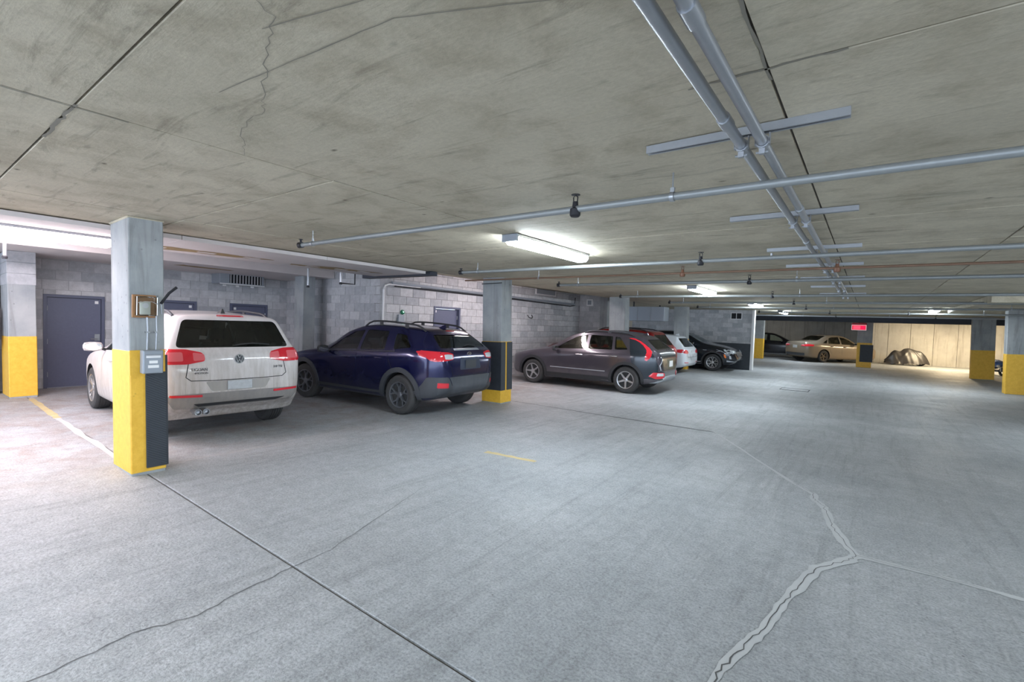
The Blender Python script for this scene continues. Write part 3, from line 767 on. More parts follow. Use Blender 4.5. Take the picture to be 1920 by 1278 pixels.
# ------------------------------------------------------------------ car building kit
def pchip(pts):
    pts = sorted(pts); X = np.array([p[0] for p in pts], float); Y = np.array([p[1] for p in pts], float)
    h = np.diff(X); d = np.diff(Y)/h; n = len(X); mm = np.zeros(n)
    if n == 2: mm[:] = d[0]
    else:
        for i in range(1, n-1):
            if d[i-1]*d[i] > 0:
                w1, w2 = 2*h[i]+h[i-1], h[i]+2*h[i-1]
                mm[i] = (w1+w2)/(w1/d[i-1]+w2/d[i])
        mm[0], mm[-1] = d[0], d[-1]
    def f(x):
        x = min(max(x, X[0]), X[-1]); i = min(max(int(np.searchsorted(X, x))-1, 0), n-2)
        t = (x-X[i])/h[i]
        return float((2*t**3-3*t**2+1)*Y[i]+(t**3-2*t**2+t)*h[i]*mm[i]+(-2*t**3+3*t**2)*Y[i+1]+(t**3-t**2)*h[i]*mm[i+1])
    return f

def paint(name, c, metal=0.0, rough=0.25, dirt=None, dz=(0.35, 0.95), streaks=False, amt=0.8):
    t = NT(name); t.set(Roughness=rough, Metallic=metal, Coat_Weight=0.7, Coat_Roughness=0.10)
    if dirt:
        p = t.pos(True); sx = t.new('ShaderNodeSeparateXYZ'); t.l.new(p, sx.inputs[0])
        n = t.noise(p, 3.0, 6, 0.65, 0.4)
        zz = t.math('ADD', sx.outputs[2], t.math('MULTIPLY', t.math('SUBTRACT', n, 0.5), 0.9))
        k = t.new('ShaderNodeMapRange'); t.l.new(zz, k.inputs[0])
        k.inputs[1].default_value = dz[1]; k.inputs[2].default_value = dz[0]; k.inputs[3].default_value = 0.0; k.inputs[4].default_value = amt
        fac = k.outputs[0]
        if streaks:
            v = t.noise(t.mapping(p, (9, 9, 0.7)), 2.2, 5, 0.7, 0.2)
            fac = t.math('MULTIPLY', fac, t.ramp(v, [(0.34, 0.45), (0.60, 1.0)]))
        t.col(t.mix(fac, c, dirt))
        t.l.new(t.math('ADD', t.math('MULTIPLY', fac, 0.5), rough), t.b.inputs['Roughness'])
        t.l.new(t.math('SUBTRACT', 0.8, t.math('MULTIPLY', fac, 0.8)), t.b.inputs['Coat Weight'])
    else: t.col(c)
    return t.m

def glass(name, tint, refl=1.0):
    t = NT(name)
    tr = t.new('ShaderNodeBsdfTransparent'); gl = t.new('ShaderNodeBsdfGlossy'); gl.inputs['Roughness'].default_value = 0.03
    gl.inputs[0].default_value = (.9, .95, .95, 1)
    fr = t.new('ShaderNodeFresnel'); fr.inputs['IOR'].default_value = 1.55
    mx = t.new('ShaderNodeMixShader')
    t.l.new(t.math('MINIMUM', t.math('ADD', t.math('MULTIPLY', fr.outputs[0], refl), 0.03), 1.0), mx.inputs[0])
    t.l.new(tr.outputs[0], mx.inputs[1]); t.l.new(gl.outputs[0], mx.inputs[2])
    tr.inputs[0].default_value = (*tint, 1)
    t.l.new(mx.outputs[0], t.out.inputs[0])
    return t.m
M['glass'] = glass('car_glass_green', (.84, .92, .87))
M['glass_dark'] = glass('car_glass_privacy', (.42, .47, .45))
M['tyre'] = plain('tyre_rubber', (.030, .031, .034), .75, var=.35, scale=14)
M['tyre_dust'] = plain('dusty_tyre_rubber', (.048, .047, .047), .85, var=.35, scale=14)
M['rim_silver'] = plain('silver_alloy', (.55, .55, .56), .3, .85)
M['rim_dark'] = plain('gunmetal_alloy', (.20, .21, .23), .35, .7)
M['rim_tan'] = plain('dusty_tan_alloy', (.16, .12, .08), .6, .2)
M['trim'] = plain('black_plastic_trim', (.028, .029, .032), .55, var=.2, scale=10)
M['trim_grey'] = plain('grey_plastic_trim', (.05, .054, .062), .5, var=.2, scale=10)
M['seam'] = plain('panel_gap', (.012, .012, .014), .8)
M['red_lens'] = plain('red_lens', (.62, .02, .035), .12, coat=.8)
M['pink_lens'] = plain('pale_red_lens', (.72, .14, .16), .12, coat=.8)
M['clear_lens'] = plain('clear_lens', (.62, .66, .70), .1, .2, coat=.8)
M['amber'] = plain('amber_lens', (.85, .20, .02), .2, coat=.5)
M['seat'] = plain('dark_seat_cloth', (.035, .036, .04), .8)
M['plate'] = plain('licence_plate', (.45, .47, .49), .5, var=.25, scale=25)
M['disc'] = plain('wheel_well_black', (.012, .012, .013), .9)
M['silver'] = plain('silver_plastic', (.50, .53, .57), .35, .5)

def rnd(poly, r=0.03, n=4):
    out = []
    m_ = len(poly)
    for i in range(m_):
        p = Vector(poly[i]); a = Vector(poly[i-1]); b = Vector(poly[(i+1) % m_])
        da, db = (a-p), (b-p)
        ra = min(r, da.length*.45); rb = min(r, db.length*.45)
        s, e = p+da.normalized()*ra, p+db.normalized()*rb
        for k in range(n+1):
            t = k/n
            out.append(tuple((1-t)**2*s + 2*t*(1-t)*p + t*t*e))
    return out

class Car:
    def __init__(s, name, label, group, spec, loc, heading, cat='car'):
        s.sp = spec
        s.root = empty(name, loc, (0, 0, heading)); tag(s.root, label, cat, group)
        s.top = pchip(spec['top']); s.bot = pchip(spec['bot']); s.belt = pchip(spec['belt']); s.w = pchip(spec['w']); s.wt = pchip(spec['wt'])
        s.x0 = min(p[0] for p in spec['top']); s.x1 = max(p[0] for p in spec['top'])
        s.build_body()
    def section(s, x, n=None):
        zb, zt, w, wt = s.bot(x), s.top(x), s.w(x), s.wt(x)
        zs = min(s.belt(x), zt-0.035)
        wt = min(wt, w*.97)
        cr = s.sp.get('crown', .055)*min(1, (zt-zs)/.3+.35)
        k = zs-zb
        sh = s.sp.get('shoulder', .955)
        if zt - zs < .2: sh_w = w*(sh - .0) 
        else: sh_w = w*sh
        wt = min(wt, sh_w*.985)
        g0 = Vector((sh_w, zs)); g1 = Vector((wt, max(zt-cr, zs+.012)))
        tum = s.sp.get('tumble', .018)
        pts = [(0, zb), (.5*w, zb), (.85*w, zb+.004), (.945*w, zb+.035), (.978*w, zb+.16*k), (.995*w, zb+.38*k), (w, zb+.62*k), (.992*w, zb+.86*k), tuple(g0)]
        gh = (g1-g0).length
        for t in (.25, .5, .75):
            q = g0.lerp(g1, t); pts.append((q.x + tum*math.sin(math.pi*t)*min(1, gh/.4), q.y))
        pts += [tuple(g1), (wt*.93, zt-(zt-g1.y)*.52), (wt*.78, zt-(zt-g1.y)*.24), (wt*.45, zt-(zt-g1.y)*.05), (0, zt)]
        # smooth resample
        out = []
        P = [Vector(p) for p in pts]
        for i in range(len(P)-1):
            p0 = P[i-1] if i > 0 else Vector((-P[1].x, P[1].y)); p1, p2 = P[i], P[i+1]
            p3 = P[i+2] if i+2 < len(P) else Vector((-P[-2].x, P[-2].y))
            out.append(p1)
            d1, d2 = (p2-p0)*.5, (p3-p1)*.5
            L = (p2-p1).length
            if d1.length > L*1.2: d1 = d1.normalized()*L*1.2
            if d2.length > L*1.2: d2 = d2.normalized()*L*1.2
            t = .5
            out.append((2*t**3-3*t**2+1)*p1+(t**3-2*t**2+t)*d1+(-2*t**3+3*t**2)*p2+(t**3-t**2)*d2)
        out.append(P[-1])
        return out
    def loft(s, stations, secs):
        bm = bmesh.new(); rings = []
        for x, sec in zip(stations, secs):
            right = [bm.verts.new((x, -p.x, p.y)) for p in sec[1:-1]]
            left = [bm.verts.new((x, p.x, p.y)) for p in sec[1:-1]]
            b = bm.verts.new((x, 0, sec[0].y)); t = bm.verts.new((x, 0, sec[-1].y))
            rings.append([b]+left+[t]+right[::-1])
        n = len(rings[0])
        for a, b in zip(rings, rings[1:]):
            for k in range(n): bm.faces.new((a[k], a[(k+1) % n], b[(k+1) % n], b[k]))
        bm.faces.new(rings[0]); bm.faces.new(rings[-1][::-1])
        bmesh.ops.recalc_face_normals(bm, faces=bm.faces)
        return bm
    def build_body(s):
        sp = s.sp
        L = s.x1-s.x0
        st = []
        d = 0.0
        x = s.x0
        while x < s.x1-1e-6:
            st.append(x)
            de = min(x-s.x0, s.x1-x)
            x += .012 if de < .10 else (.03 if de < .45 else .06)
        st.append(s.x1)
        bm = s.loft(st, [s.section(x) for x in st])
        s.bvh = BVHTree.FromBMesh(bm)
        bm.normal_update(); bm.faces.ensure_lookup_table()
        lofts = [[(v.co.copy(), v.normal.copy()) for v in f.verts] for f in bm.faces]
        body = fin(bm, 'body', None)
        # cutters
        cut = bmesh.new()
        cx0, cx1 = sp['cabin']
        if sp.get('see', True):
            n = 22; rings = []
            for i in range(n+1):
                x = cx0+(cx1-cx0)*i/n
                zt, zs, w, wt = s.top(x)-.055, s.belt(x), s.w(x), s.wt(x)
                zf = sp.get('cfloor', .48)
                zt = max(zt, zf+.12)
                wl = w*sp.get('shoulder', .955)-.10
                wu = min(wl, wt-.055)
                zk = min(zs-.02, zt-.06)
                half = [(wl, zf), (wl, zk), (wu+.012, zt-.05), (wu-.05, zt)]
                rings.append([cut.verts.new((x, y, z)) for y, z in half]+[cut.verts.new((x, -y, z)) for y, z in half[::-1]])
            for a, b in zip(rings, rings[1:]):
                for k in range(8): cut.faces.new((a[k], a[(k+1) % 8], b[(k+1) % 8], b[k]))
            cut.faces.new(rings[0]); cut.faces.new(rings[-1][::-1])
        cav = cut
        cut2 = bmesh.new()
        R = sp['R']+sp.get('gap', .055)
        for wx in (0, sp['wb']):
            for sg in (-1, 1):
                bm_lathe(cut2, [(R, sg*(sp['W']/2-.34)), (R, sg*(sp['W']/2+.2))], 40, 'y', (wx, 0, sp['R']))
        cut3 = bmesh.new()
        def prism(bm, poly, axis, a, b):
            f = {'y': lambda p, t: (p[0], t, p[1]), 'x': lambda p, t: (t, p[0], p[1])}[axis]
            A = [bm.verts.new(f(p, a)) for p in poly]; B = [bm.verts.new(f(p, b)) for p in poly]
            n = len(poly)
            for k in range(n): bm.faces.new((A[k], A[(k+1) % n], B[(k+1) % n], B[k]))
            bm.faces.new(A); bm.faces.new(B[::-1])
        cutters = [(cav, sp.get('see', True)), (cut2, True)]
        if sp.get('see', True):
            for poly in sp['side_win']:
                b_ = bmesh.new(); prism(b_, rnd(poly, .04), 'y', -1.3, 1.3); cutters.append((b_, True))
            for key, xa, xb in (('rear_win', s.x0-.5, cx0+.6), ('wind', cx1-.6, s.x1+.5)):
                if key in sp:
                    b_ = bmesh.new(); prism(b_, rnd(sp[key], .06), 'x', xa, xb); cutters.append((b_, True))
        tmp = []
        for b_, use in cutters:
            if not use: b_.free(); continue
            bmesh.ops.recalc_face_normals(b_, faces=b_.faces)
            bmesh.ops.triangulate(b_, faces=[f for f in b_.faces if len(f.verts) > 4])
            me = bpy.data.meshes.new('cut'); b_.to_mesh(me); b_.free()
            o = bpy.data.objects.new('cut', me); COL.objects.link(o); tmp.append(o)
            md = body.modifiers.new('b', 'BOOLEAN'); md.operation = 'DIFFERENCE'; md.object = o; md.solver = 'EXACT'
        dg = bpy.context.evaluated_depsgraph_get()
        me = bpy.data.meshes.new_from_object(body.evaluated_get(dg))
        for o in tmp: bpy.data.objects.remove(o)
        bpy.data.objects.remove(body)
        me.materials.clear()
        me.materials.append(sp['paint']); me.materials.append(M['disc']); me.materials.append(M['seat'])
        bm = bmesh.new(); bm.from_mesh(me)
        R2 = R
        for f in bm.faces:
            c = f.calc_center_median(); f.smooth = True; f.material_index = 0
            for wx in (0, sp['wb']):
                if abs(c.y) > sp['W']/2-.36 and abs(math.hypot(c.x-wx, c.z-sp['R'])-R2) < .008 and abs(f.normal.y) < .5: f.material_index = 1
                if abs(abs(c.y)-(sp['W']/2-.34)) < .004 and math.hypot(c.x-wx, c.z-sp['R']) < R2: f.material_index = 1
            # inner cabin faces: pointing away from outside skin
            if f.material_index == 0 and sp.get('see', True):
                hit = s.bvh.find_nearest(c)
                if hit[0] is not None and hit[3] > .02 and cx0-.05 < c.x < cx1+.05 and c.z > .4: f.material_index = 2
        for e in bm.edges:
            if len(e.link_faces) == 2 and e.calc_face_angle(0) > math.radians(28): e.smooth = False
        bm.to_mesh(me); bm.free()
        # keep the smooth skin normals across the cut openings
        nors = []
        for pl in me.polygons:
            skin = pl.material_index == 0
            if skin:
                h = s.bvh.find_nearest(pl.center)
                skin = h[3] < .006 and abs(h[1].dot(pl.normal)) > .85
            for li in pl.loop_indices:
                if not skin: nors.append((0, 0, 0)); continue
                co = me.vertices[me.loops[li].vertex_index].co
                h = s.bvh.find_nearest(co)
                if h[3] > .004 or len(lofts[h[2]]) > 4: nors.append((0, 0, 0)); continue
                acc = Vector((0, 0, 0))
                for vc, vn in lofts[h[2]]: acc += vn/((vc-co).length+1e-3)**1.5
                acc.normalize()
                nors.append(tuple(acc) if acc.dot(pl.normal) > .2 else (0, 0, 0))
        me.normals_split_custom_set(nors)
        me.name = 'body'
        s.body = obj_from('body', me, None, s.root)
    # -------- surface patches
    def cast(s, a, b, axis, sg=1):
        if axis == 'side': o, d = Vector((a, 3*sg, b)), Vector((0, -sg, 0))
        elif axis == 'rear': o, d = Vector((s.x0-2, a, b)), Vector((1, 0, 0))
        elif axis == 'front': o, d = Vector((s.x1+2, a, b)), Vector((-1, 0, 0))
        elif axis == 'top': o, d = Vector((a, b, 4)), Vector((0, 0, -1))
        elif axis == 'corner':   # rear quarter, looking in diagonally; a = distance along the diagonal plane, sg = side
            dd = Vector((1, -sg, 0)).normalized(); u = Vector((1, sg, 0)).normalized()
            o = Vector((s.x0+.2, sg*(s.sp['W']/2-.2), b)) + u*a - dd*3; d = dd
        elif axis == 'fcorner':
            dd = Vector((-1, -sg, 0)).normalized(); u = Vector((-1, sg, 0)).normalized()
            o = Vector((s.x1-.2, sg*(s.sp['W']/2-.2), b)) + u*a - dd*3; d = dd
        h = s.bvh.ray_cast(o, d)
        if h[0] is None:
            h = s.bvh.find_nearest(o + d*(2.2 if axis != 'top' else 2.6))
        return h[0], d
    def patch_bm(s, bm, poly, axis, sg=1, off=.004, thick=.012, grid=.04):
        b2 = bmesh.new()
        f = b2.faces.new([b2.verts.new((p[0], p[1], 0)) for p in poly])
        bmesh.ops.triangulate(b2, faces=[f])
        us = [p[0] for p in poly]; vs = [p[1] for p in poly]
        for ax, lo, hi in ((0, min(us), max(us)), (1, min(vs), max(vs))):
            k = max(1, int((hi-lo)/grid))
            for i in range(1, k):
                c = [0, 0, 0]; c[ax] = lo+(hi-lo)*i/k; nn = [0, 0, 0]; nn[ax] = 1
                bmesh.ops.bisect_plane(b2, geom=list(b2.verts)+list(b2.edges)+list(b2.faces), plane_co=c, plane_no=nn, dist=1e-5)
        vm = {}; vi = {}
        bound = [e for e in b2.edges if len(e.link_faces) == 1]
        for v in b2.verts:
            h, d = s.cast(v.co.x, v.co.y, axis, sg)
            vm[v] = bm.verts.new(h - d*off); vi[v] = (h, d)
        for f in b2.faces:
            try: bm.faces.new([vm[v] for v in f.verts])
            except ValueError: pass
        lowv = {}
        for e in bound:
            for v in e.verts:
                if v not in lowv: lowv[v] = bm.verts.new(vi[v][0] - vi[v][1]*(off-thick))
            a, b = e.verts
            try: bm.faces.new((vm[a], vm[b], lowv[b], lowv[a]))
            except ValueError: pass
        b2.free()
    def patch(s, name, polys, mat, parent=None, smooth=True):
        """polys: list of (poly, axis, sg, off)"""
        bm = bmesh.new()
        for pl in polys:
            poly, axis, sg, off = pl[:4]
            s.patch_bm(bm, poly, axis, sg, off, pl[4] if len(pl) > 4 else .014)
        return fin(bm, name, mat, parent or s.root, smooth=smooth, angle=40)
    def strip(s, name, A, B, axis, sg, off, mat, parent=None, thick=.014, n=1, bm=None, closed=False):
        """ribbon between two 2-D polylines projected on the skin"""
        own = bm is None
        if own: bm = bmesh.new()
        rows = []
        for a, b in zip(A, B):
            row = []
            for k in range(n+1):
                t = k/n; h, d = s.cast(a[0]*(1-t)+b[0]*t, a[1]*(1-t)+b[1]*t, axis, sg)
                row.append((bm.verts.new(h-d*off), h, d))
            lo0 = bm.verts.new(row[0][1]-row[0][2]*(off-thick)); lo1 = bm.verts.new(row[-1][1]-row[-1][2]*(off-thick))
            rows.append((row, lo0, lo1))
        for (r0, a0, b0), (r1, a1, b1) in zip(rows, rows[1:]):
            for k in range(n): bm.faces.new((r0[k][0], r0[k+1][0], r1[k+1][0], r1[k][0]))
            bm.faces.new((r0[0][0], r1[0][0], a1, a0)); bm.faces.new((r0[-1][0], r1[-1][0], b1, b0))
        for r, a, b in (rows[0], rows[-1]):
            bm.faces.new([q[0] for q in r]+[b, a])
        if own: return fin(bm, name, mat, parent or s.root, smooth=True, angle=50)
    def line(s, bm, pts, axis, sg, w=.007, off=.0015, sub=5):
        D = []
        for i in range(len(pts)-1):
            for k in range(sub):
                t = k/sub; D.append((pts[i][0]*(1-t)+pts[i+1][0]*t, pts[i][1]*(1-t)+pts[i+1][1]*t))
        D.append(pts[-1])
        A, B = [], []
        for i, q in enumerate(D):
            a, b = Vector(D[max(i-1, 0)]), Vector(D[min(i+1, len(D)-1)])
            n = (b-a).normalized(); n = Vector((-n.y, n.x))*w/2
            A.append((q[0]+n.x, q[1]+n.y)); B.append((q[0]-n.x, q[1]-n.y))
        s.strip(None, A, B, axis, sg, off, None, thick=.004, bm=bm)
    def seams(s, lines, both=True):
        bm = bmesh.new()
        for pts, axis in lines:
            for sg in ((-1, 1) if axis == 'side' else (1,)): s.line(bm, pts, axis, sg)
        fin(bm, 'panel_gaps', M['seam'], s.root)
    # -------- standard parts
    def panes(s):
        sp = s.sp
        for i, poly in enumerate(sp['side_win']):
            mat = M['glass'] if i == 0 or not sp.get('privacy', True) else M['glass_dark']
            for sg in (-1, 1): s.patch('side_window', [(rnd(poly, .04), 'side', sg, -.010, .004)], mat)
        if 'rear_win' in sp: s.patch('rear_window', [(rnd(sp['rear_win'], .06), 'rear', 1, -.010, .004)], M['glass_dark'] if sp.get('privacy', True) else M['glass'])
        if 'wind' in sp: s.patch('windscreen', [(rnd(sp['wind'], .06), 'front', 1, -.010, .004)], M['glass'])
    def wheels(s, style='five', mat='rim_silver', tyre='tyre', spokes=5, steer=0.0):
        sp = s.sp; R = sp['R']; tw = sp.get('tw', .225); rr = R*sp.get('rimf', .66)
        bm = bmesh.new(); h = tw/2
        prof = [(rr-.012, -h+.012), (rr, -h+.004), (rr+.02, -h), (R-.05, -h-.004), (R-.018, -h+.010), (R-.004, -h+.030)]
        for g in (-.055, -.018, .018, .055):
            prof += [(R, g-.012), (R, g-.005), (R-.008, g-.004), (R-.008, g+.004), (R, g+.005)]
        prof += [(R-.004, h-.030), (R-.018, h-.010), (R-.05, h+.004), (rr+.02, h), (rr, h-.004), (rr-.012, h-.012), (rr-.02, h-.06), (rr*.5, h-.075), (.03, h-.075)]
        bm_lathe(bm, prof, 44, 'y')
        # tread cuts
        bt = fin(bm, 'tyre_tmp', M[tyre], None, smooth=True, angle=28)
        tme = bt.data; bpy.data.objects.remove(bt)
        bm = bmesh.new()
        bm_lathe(bm, [(rr-.022, h-.05), (rr-.022, h-.006), (rr-.002, h-.001), (rr-.002, h-.012), (rr-.012, h-.05)], 40, 'y', close=True)
        bm_lathe(bm, [(.055, h-.06), (.055, h-.022), (.04, h-.014), (.005, h-.014)], 20, 'y')
        def spoke(a0, a1, r0, r1, w0, w1, d0=.022, d1=.012):
            vs = []
            for r, a, w, dd in ((r0, a0, w0, d0), (r1, a1, w1, d1)):
                c, sn = math.cos(a), math.sin(a)
                for ww, dep in ((-w, dd+.03), (w, dd+.03), (w*.8, dd), (-w*.8, dd)):
                    vs.append(bm.verts.new((r*c - ww*sn, h-dep, r*sn + ww*c)))
            for q in ((0, 1, 5, 4), (1, 2, 6, 5), (2, 3, 7, 6), (3, 0, 4, 7), (0, 3, 2, 1), (4, 5, 6, 7)): bm.faces.new([vs[i] for i in q])
        for k in range(spokes):
            a = k*2*math.pi/spokes + math.pi/2
            if style == 'five': spoke(a, a, .03, rr-.008, .030, .022)
            elif style == 'twin':
                spoke(a-.05, a-.17, .04, rr-.008, .016, .013); spoke(a+.05, a+.17, .04, rr-.008, .016, .013)
            elif style == 'vee':
                spoke(a, a, .03, rr*.52, .026, .022); spoke(a, a-.27, rr*.46, rr-.008, .017, .014); spoke(a, a+.27, rr*.46, rr-.008, .017, .014)
        ro = fin(bm, 'rim_tmp', M[mat], None, smooth=True, angle=30); rme = ro.data; bpy.data.objects.remove(ro)
        for wx in (0, sp['wb']):
            for sg in (1, -1):
                w = obj_from('wheel', tme, None, s.root, (wx, sg*(sp['W']/2-tw/2-.012), R), (random.random()*.6, 0, 0))
                w.rotation_euler = (0, random.random()*6, (0 if sg > 0 else math.pi) + (steer if wx else 0))
                obj_from('rim', rme, None, w)
    def mirrors(s, x, z, mat, w=.13, cap=None):
        for sg in (-1, 1):
            y = s.cast(x, z-.03, 'side', sg)[0].y
            bm = bmesh.new()
            bm_box(bm, -.055, .055, -w, w, -.075, .075)
            bmesh.ops.subdivide_edges(bm, edges=list(bm.edges), cuts=2, use_grid_fill=True)
            for v in bm.verts:
                q = Vector((v.co.x/.055, v.co.y/w, v.co.z/.075)); L = q.length
                k = (max(abs(q.x), abs(q.y), abs(q.z))/L)*.6+.4*1.0
                v.co *= k*.96
                if v.co.x < -.02: v.co.x = -.035
                v.co.y *= 1-.25*max(0, v.co.x/.055)
            mo = fin(bm, 'mirror_housing', mat, s.root, smooth=True, angle=50, loc=(x-.02, y+sg*(w+.03), z+.03))
            bm = bmesh.new(); bm_lathe(bm, [(.9, 0), (.9, .004)], 20, 'x')
            for v in bm.verts: v.co.y *= w*.88; v.co.z *= .062
            fin(bm, 'mirror_glass', M['chrome'], mo, loc=(-.042, 0, 0))
            tube('mirror_arm', [(x+.02, y-sg*.02, z-.03), (x, y+sg*.06, z)], .022, M['trim'], s.root, 8)
    def rails(s, xa, xb, yy, hgt, mat, foot=(0, .5, 1)):
        for sg in (-1, 1):
            pts = []
            n = 14
            for i in range(n+1):
                t = i/n; x = xa+(xb-xa)*t
                z = s.cast(x, sg*yy, 'top')[0].z
                e = min(1, min(t, 1-t)*7)
                pts.append((x, sg*(yy), z+hgt*math.sin(e*math.pi/2)))
            r_ = tube('roof_rail', pts, .017, mat, s.root, 8)
            for f in foot[1:-1]:
                x = xa+(xb-xa)*f; z = s.cast(x, sg*yy, 'top')[0].z
                box('rail_foot', x-.04, x+.04, sg*yy-.012, sg*yy+.012, z-.01, z+hgt, mat, r_, .004)
    def arches(s, width=.075, mat='trim', off=.016, a0=-12, a1=192, grow=.0):
        sp = s.sp; R = sp['R']+sp.get('gap', .055)-.004
        for wx in (0, sp['wb']):
            for sg in (-1, 1):
                A, B = [], []
                for k in range(25):
                    a = math.radians(a0+(a1-a0)*k/24)
                    A.append((wx+R*math.cos(a), sp['R']+R*math.sin(a))); 
                    rr = R+width
                    B.append((wx+rr*math.cos(a), sp['R']+rr*math.sin(a)*(1.0)))
                s.strip('wheel_arch_trim', A, B, 'side', sg, off, M[mat], thick=.04, n=2)
    def seats(s, fx=1.05, rx=.12, w=.46, zb=.5, hh=.62):
        def one(x, y, ww, lean):
            bm = bmesh.new()
            bm_box(bm, -.07, .07, -ww/2, ww/2, .08, hh); bm_box(bm, -.05, .5, -ww/2, ww/2, 0, .14)
            bm_box(bm, -.045, .045, -.13, .13, hh+.05, hh+.23); bm_box(bm, -.012, .012, -.06, -.045, hh-.02, hh+.06); bm_box(bm, -.012, .012, .045, .06, hh-.02, hh+.06)
            for v in bm.verts: v.co.x -= max(0, v.co.z-.1)*lean
            bmesh.ops.bevel(bm, geom=list(bm.edges), offset=.018, segments=2, affect='EDGES')
            fin(bm, 'seat', M['seat'], s.root, smooth=True, loc=(x, y, zb))
        for sg in (-1, 1):
            one(fx, sg*.36, w, .30); one(rx, sg*.36, w+.1, .36)
        x = s.sp['cabin'][1]-.42
        zd = s.belt(x)-.02
        box('dashboard', x, x+.30, -.66, .66, zd-.25, zd, M['seat'], s.root, .03, 2)
        bm = bmesh.new(); 
        prof = [(.17+.016*math.cos(a), .016*math.sin(a)) for a in [i*math.pi/3 for i in range(6)]]
        bm_lathe(bm, prof, 24, 'x', close=True); bm_box(bm, -.02, .02, -.17, .17, -.03, .03); bm_box(bm, -.02, .02, -.03, .03, -.17, .02)
        fin(bm, 'steering_wheel', M['seat'], s.root, smooth=True, loc=(x-.12, .36, zd+.02), rot=(0, -.4, 0))
    def handle(s, x, z, sg, mat, parent=None, L=.2):
        y = s.cast(x, z, 'side', sg)[0].y
        bm = bmesh.new(); bm_tube(bm, [(x-L/2, y-sg*.005, z), (x-L/2+.03, y+sg*.03, z+.002), (x+L/2-.03, y+sg*.03, z+.004), (x+L/2, y-sg*.005, z+.004)], .014, 8, radii=[.012, .016, .016, .012])
        fin(bm, 'door_handle', mat, parent or s.root, smooth=True)
    def doors(s, polys, mat, handles, hmat, off=.0035):
        for i, poly in enumerate(polys):
            for sg in (-1, 1):
                d = s.patch('door', [(rnd(poly, .035), 'side', sg, off, .010)], mat)
                s.handle(handles[i][0], handles[i][1], sg, hmat, d)
    def fin_antenna(s, x, mat):
        z = s.cast(x, 0, 'top')[0].z
        bm = bmesh.new()
        v = [bm.verts.new(p) for p in ((x-.09, -.03, z-.006), (x+.10, -.02, z-.006), (x+.10, .02, z-.006), (x-.09, .03, z-.006), (x-.07, -.006, z+.065), (x-.02, -.005, z+.05), (x-.02, .005, z+.05), (x-.07, .006, z+.065))]
        for q in ((0, 1, 5, 4), (1, 2, 6, 5), (2, 3, 7, 6), (3, 0, 4, 7), (4, 5, 6, 7)): bm.faces.new([v[i] for i in q])
        fin(bm, 'antenna_fin', mat, s.root)
    def plate(s, axis, y, z, w=.30, h=.155, mat='plate'):
        p, d = s.cast(y, z, axis)
        return box('licence_plate', p.x-d.x*.014-.004, p.x-d.x*.014+.004, y-w/2, y+w/2, z-h/2, z+h/2, M[mat], s.root, .002)
    def wiper(s, z, y0, y1):
        pts = [tuple(s.cast(y0+(y1-y0)*t, z+.02*math.sin(t*3), 'rear')[0]+Vector((-.022, 0, 0))) for t in (0, .25, .5, .75, 1)]
        tube('rear_wiper', pts, .009, M['trim'], s.root, 6)
    def text(s, name, body, size, y, z, mat):
        p, d = s.cast(y, z, 'rear')
        cu = bpy.data.curves.new(name, 'FONT'); cu.body = body; cu.size = size; cu.align_x = 'CENTER'; cu.align_y = 'CENTER'; cu.extrude = .002
        ob = bpy.data.objects.new(name+'_t', cu); COL.objects.link(ob)
        me = bpy.data.meshes.new_from_object(ob.evaluated_get(bpy.context.evaluated_depsgraph_get())); bpy.data.objects.remove(ob); me.materials.clear()
        o = obj_from(name, me, mat, s.root)
        # text faces -x : right of text = -y
        R_ = Matrix(((0, 0, -1, p.x-.010), (-1, 0, 0, y), (0, 1, 0, z), (0, 0, 0, 1)))
        o.matrix_local = R_
        return o
# ------------------------------------------------------------------ the cars
PI = math.pi
def place(rx, ry, deg):      # rear axle centre on the floor, heading in degrees from +x
    return (rx, ry, 0.0), math.radians(deg)

# ---- white SUV seen from behind
P_white = paint('dirty_white_paint', (.72, .68, .68), 0, .3, (.32, .285, .25), (.50, 1.6), True, .88)
spec = dict(paint=P_white, W=1.81, R=.345, wb=2.604, tw=.235, cabin=(-.66, 2.0), shoulder=.945, crown=.075, cfloor=.5,
    top=[(-.93, .70), (-.915, .90), (-.885, 1.08), (-.84, 1.17), (-.76, 1.30), (-.62, 1.56), (-.59, 1.605), (-.52, 1.63), (.0, 1.65), (.6, 1.672), (1.1, 1.655), (1.5, 1.585), (2.2, 1.13), (2.5, 1.08), (3.2, .94), (3.38, .84), (3.49, .62)],
    bot=[(-.93, .60), (-.86, .47), (-.7, .36), (-.6, .27), (0, .23), (2.6, .22), (3.2, .25), (3.4, .32), (3.49, .44)],
    belt=[(-.93, 1.15), (-.4, 1.14), (.5, 1.08), (1.6, 1.01), (2.3, .97), (3.49, .80)],
    w=[(-.93, .66), (-.915, .74), (-.88, .80), (-.80, .852), (-.6, .89), (-.2, .905), (2.5, .905), (3.0, .885), (3.25, .82), (3.40, .70), (3.49, .50)],
    wt=[(-.93, .70), (-.80, .76), (-.60, .645), (-.45, .625), (.6, .645), (1.4, .62), (1.8, .66), (2.2, .74), (2.8, .70), (3.49, .42)],
    side_win=[[(1.12, 1.05), (1.95, 1.01), (1.62, 1.32), (1.40, 1.47), (1.14, 1.52)], [(.28, 1.12), (1.04, 1.08), (1.06, 1.53), (.34, 1.53)], [(-.42, 1.20), (.20, 1.13), (.25, 1.52), (-.22, 1.50)]],
    rear_win=[(-.70, 1.20), (.70, 1.20), (.575, 1.55), (-.575, 1.55)], wind=[(-.66, 1.16), (.66, 1.16), (.56, 1.55), (-.56, 1.55)])
loc, hd = place(-7.58, 2.93, 178)
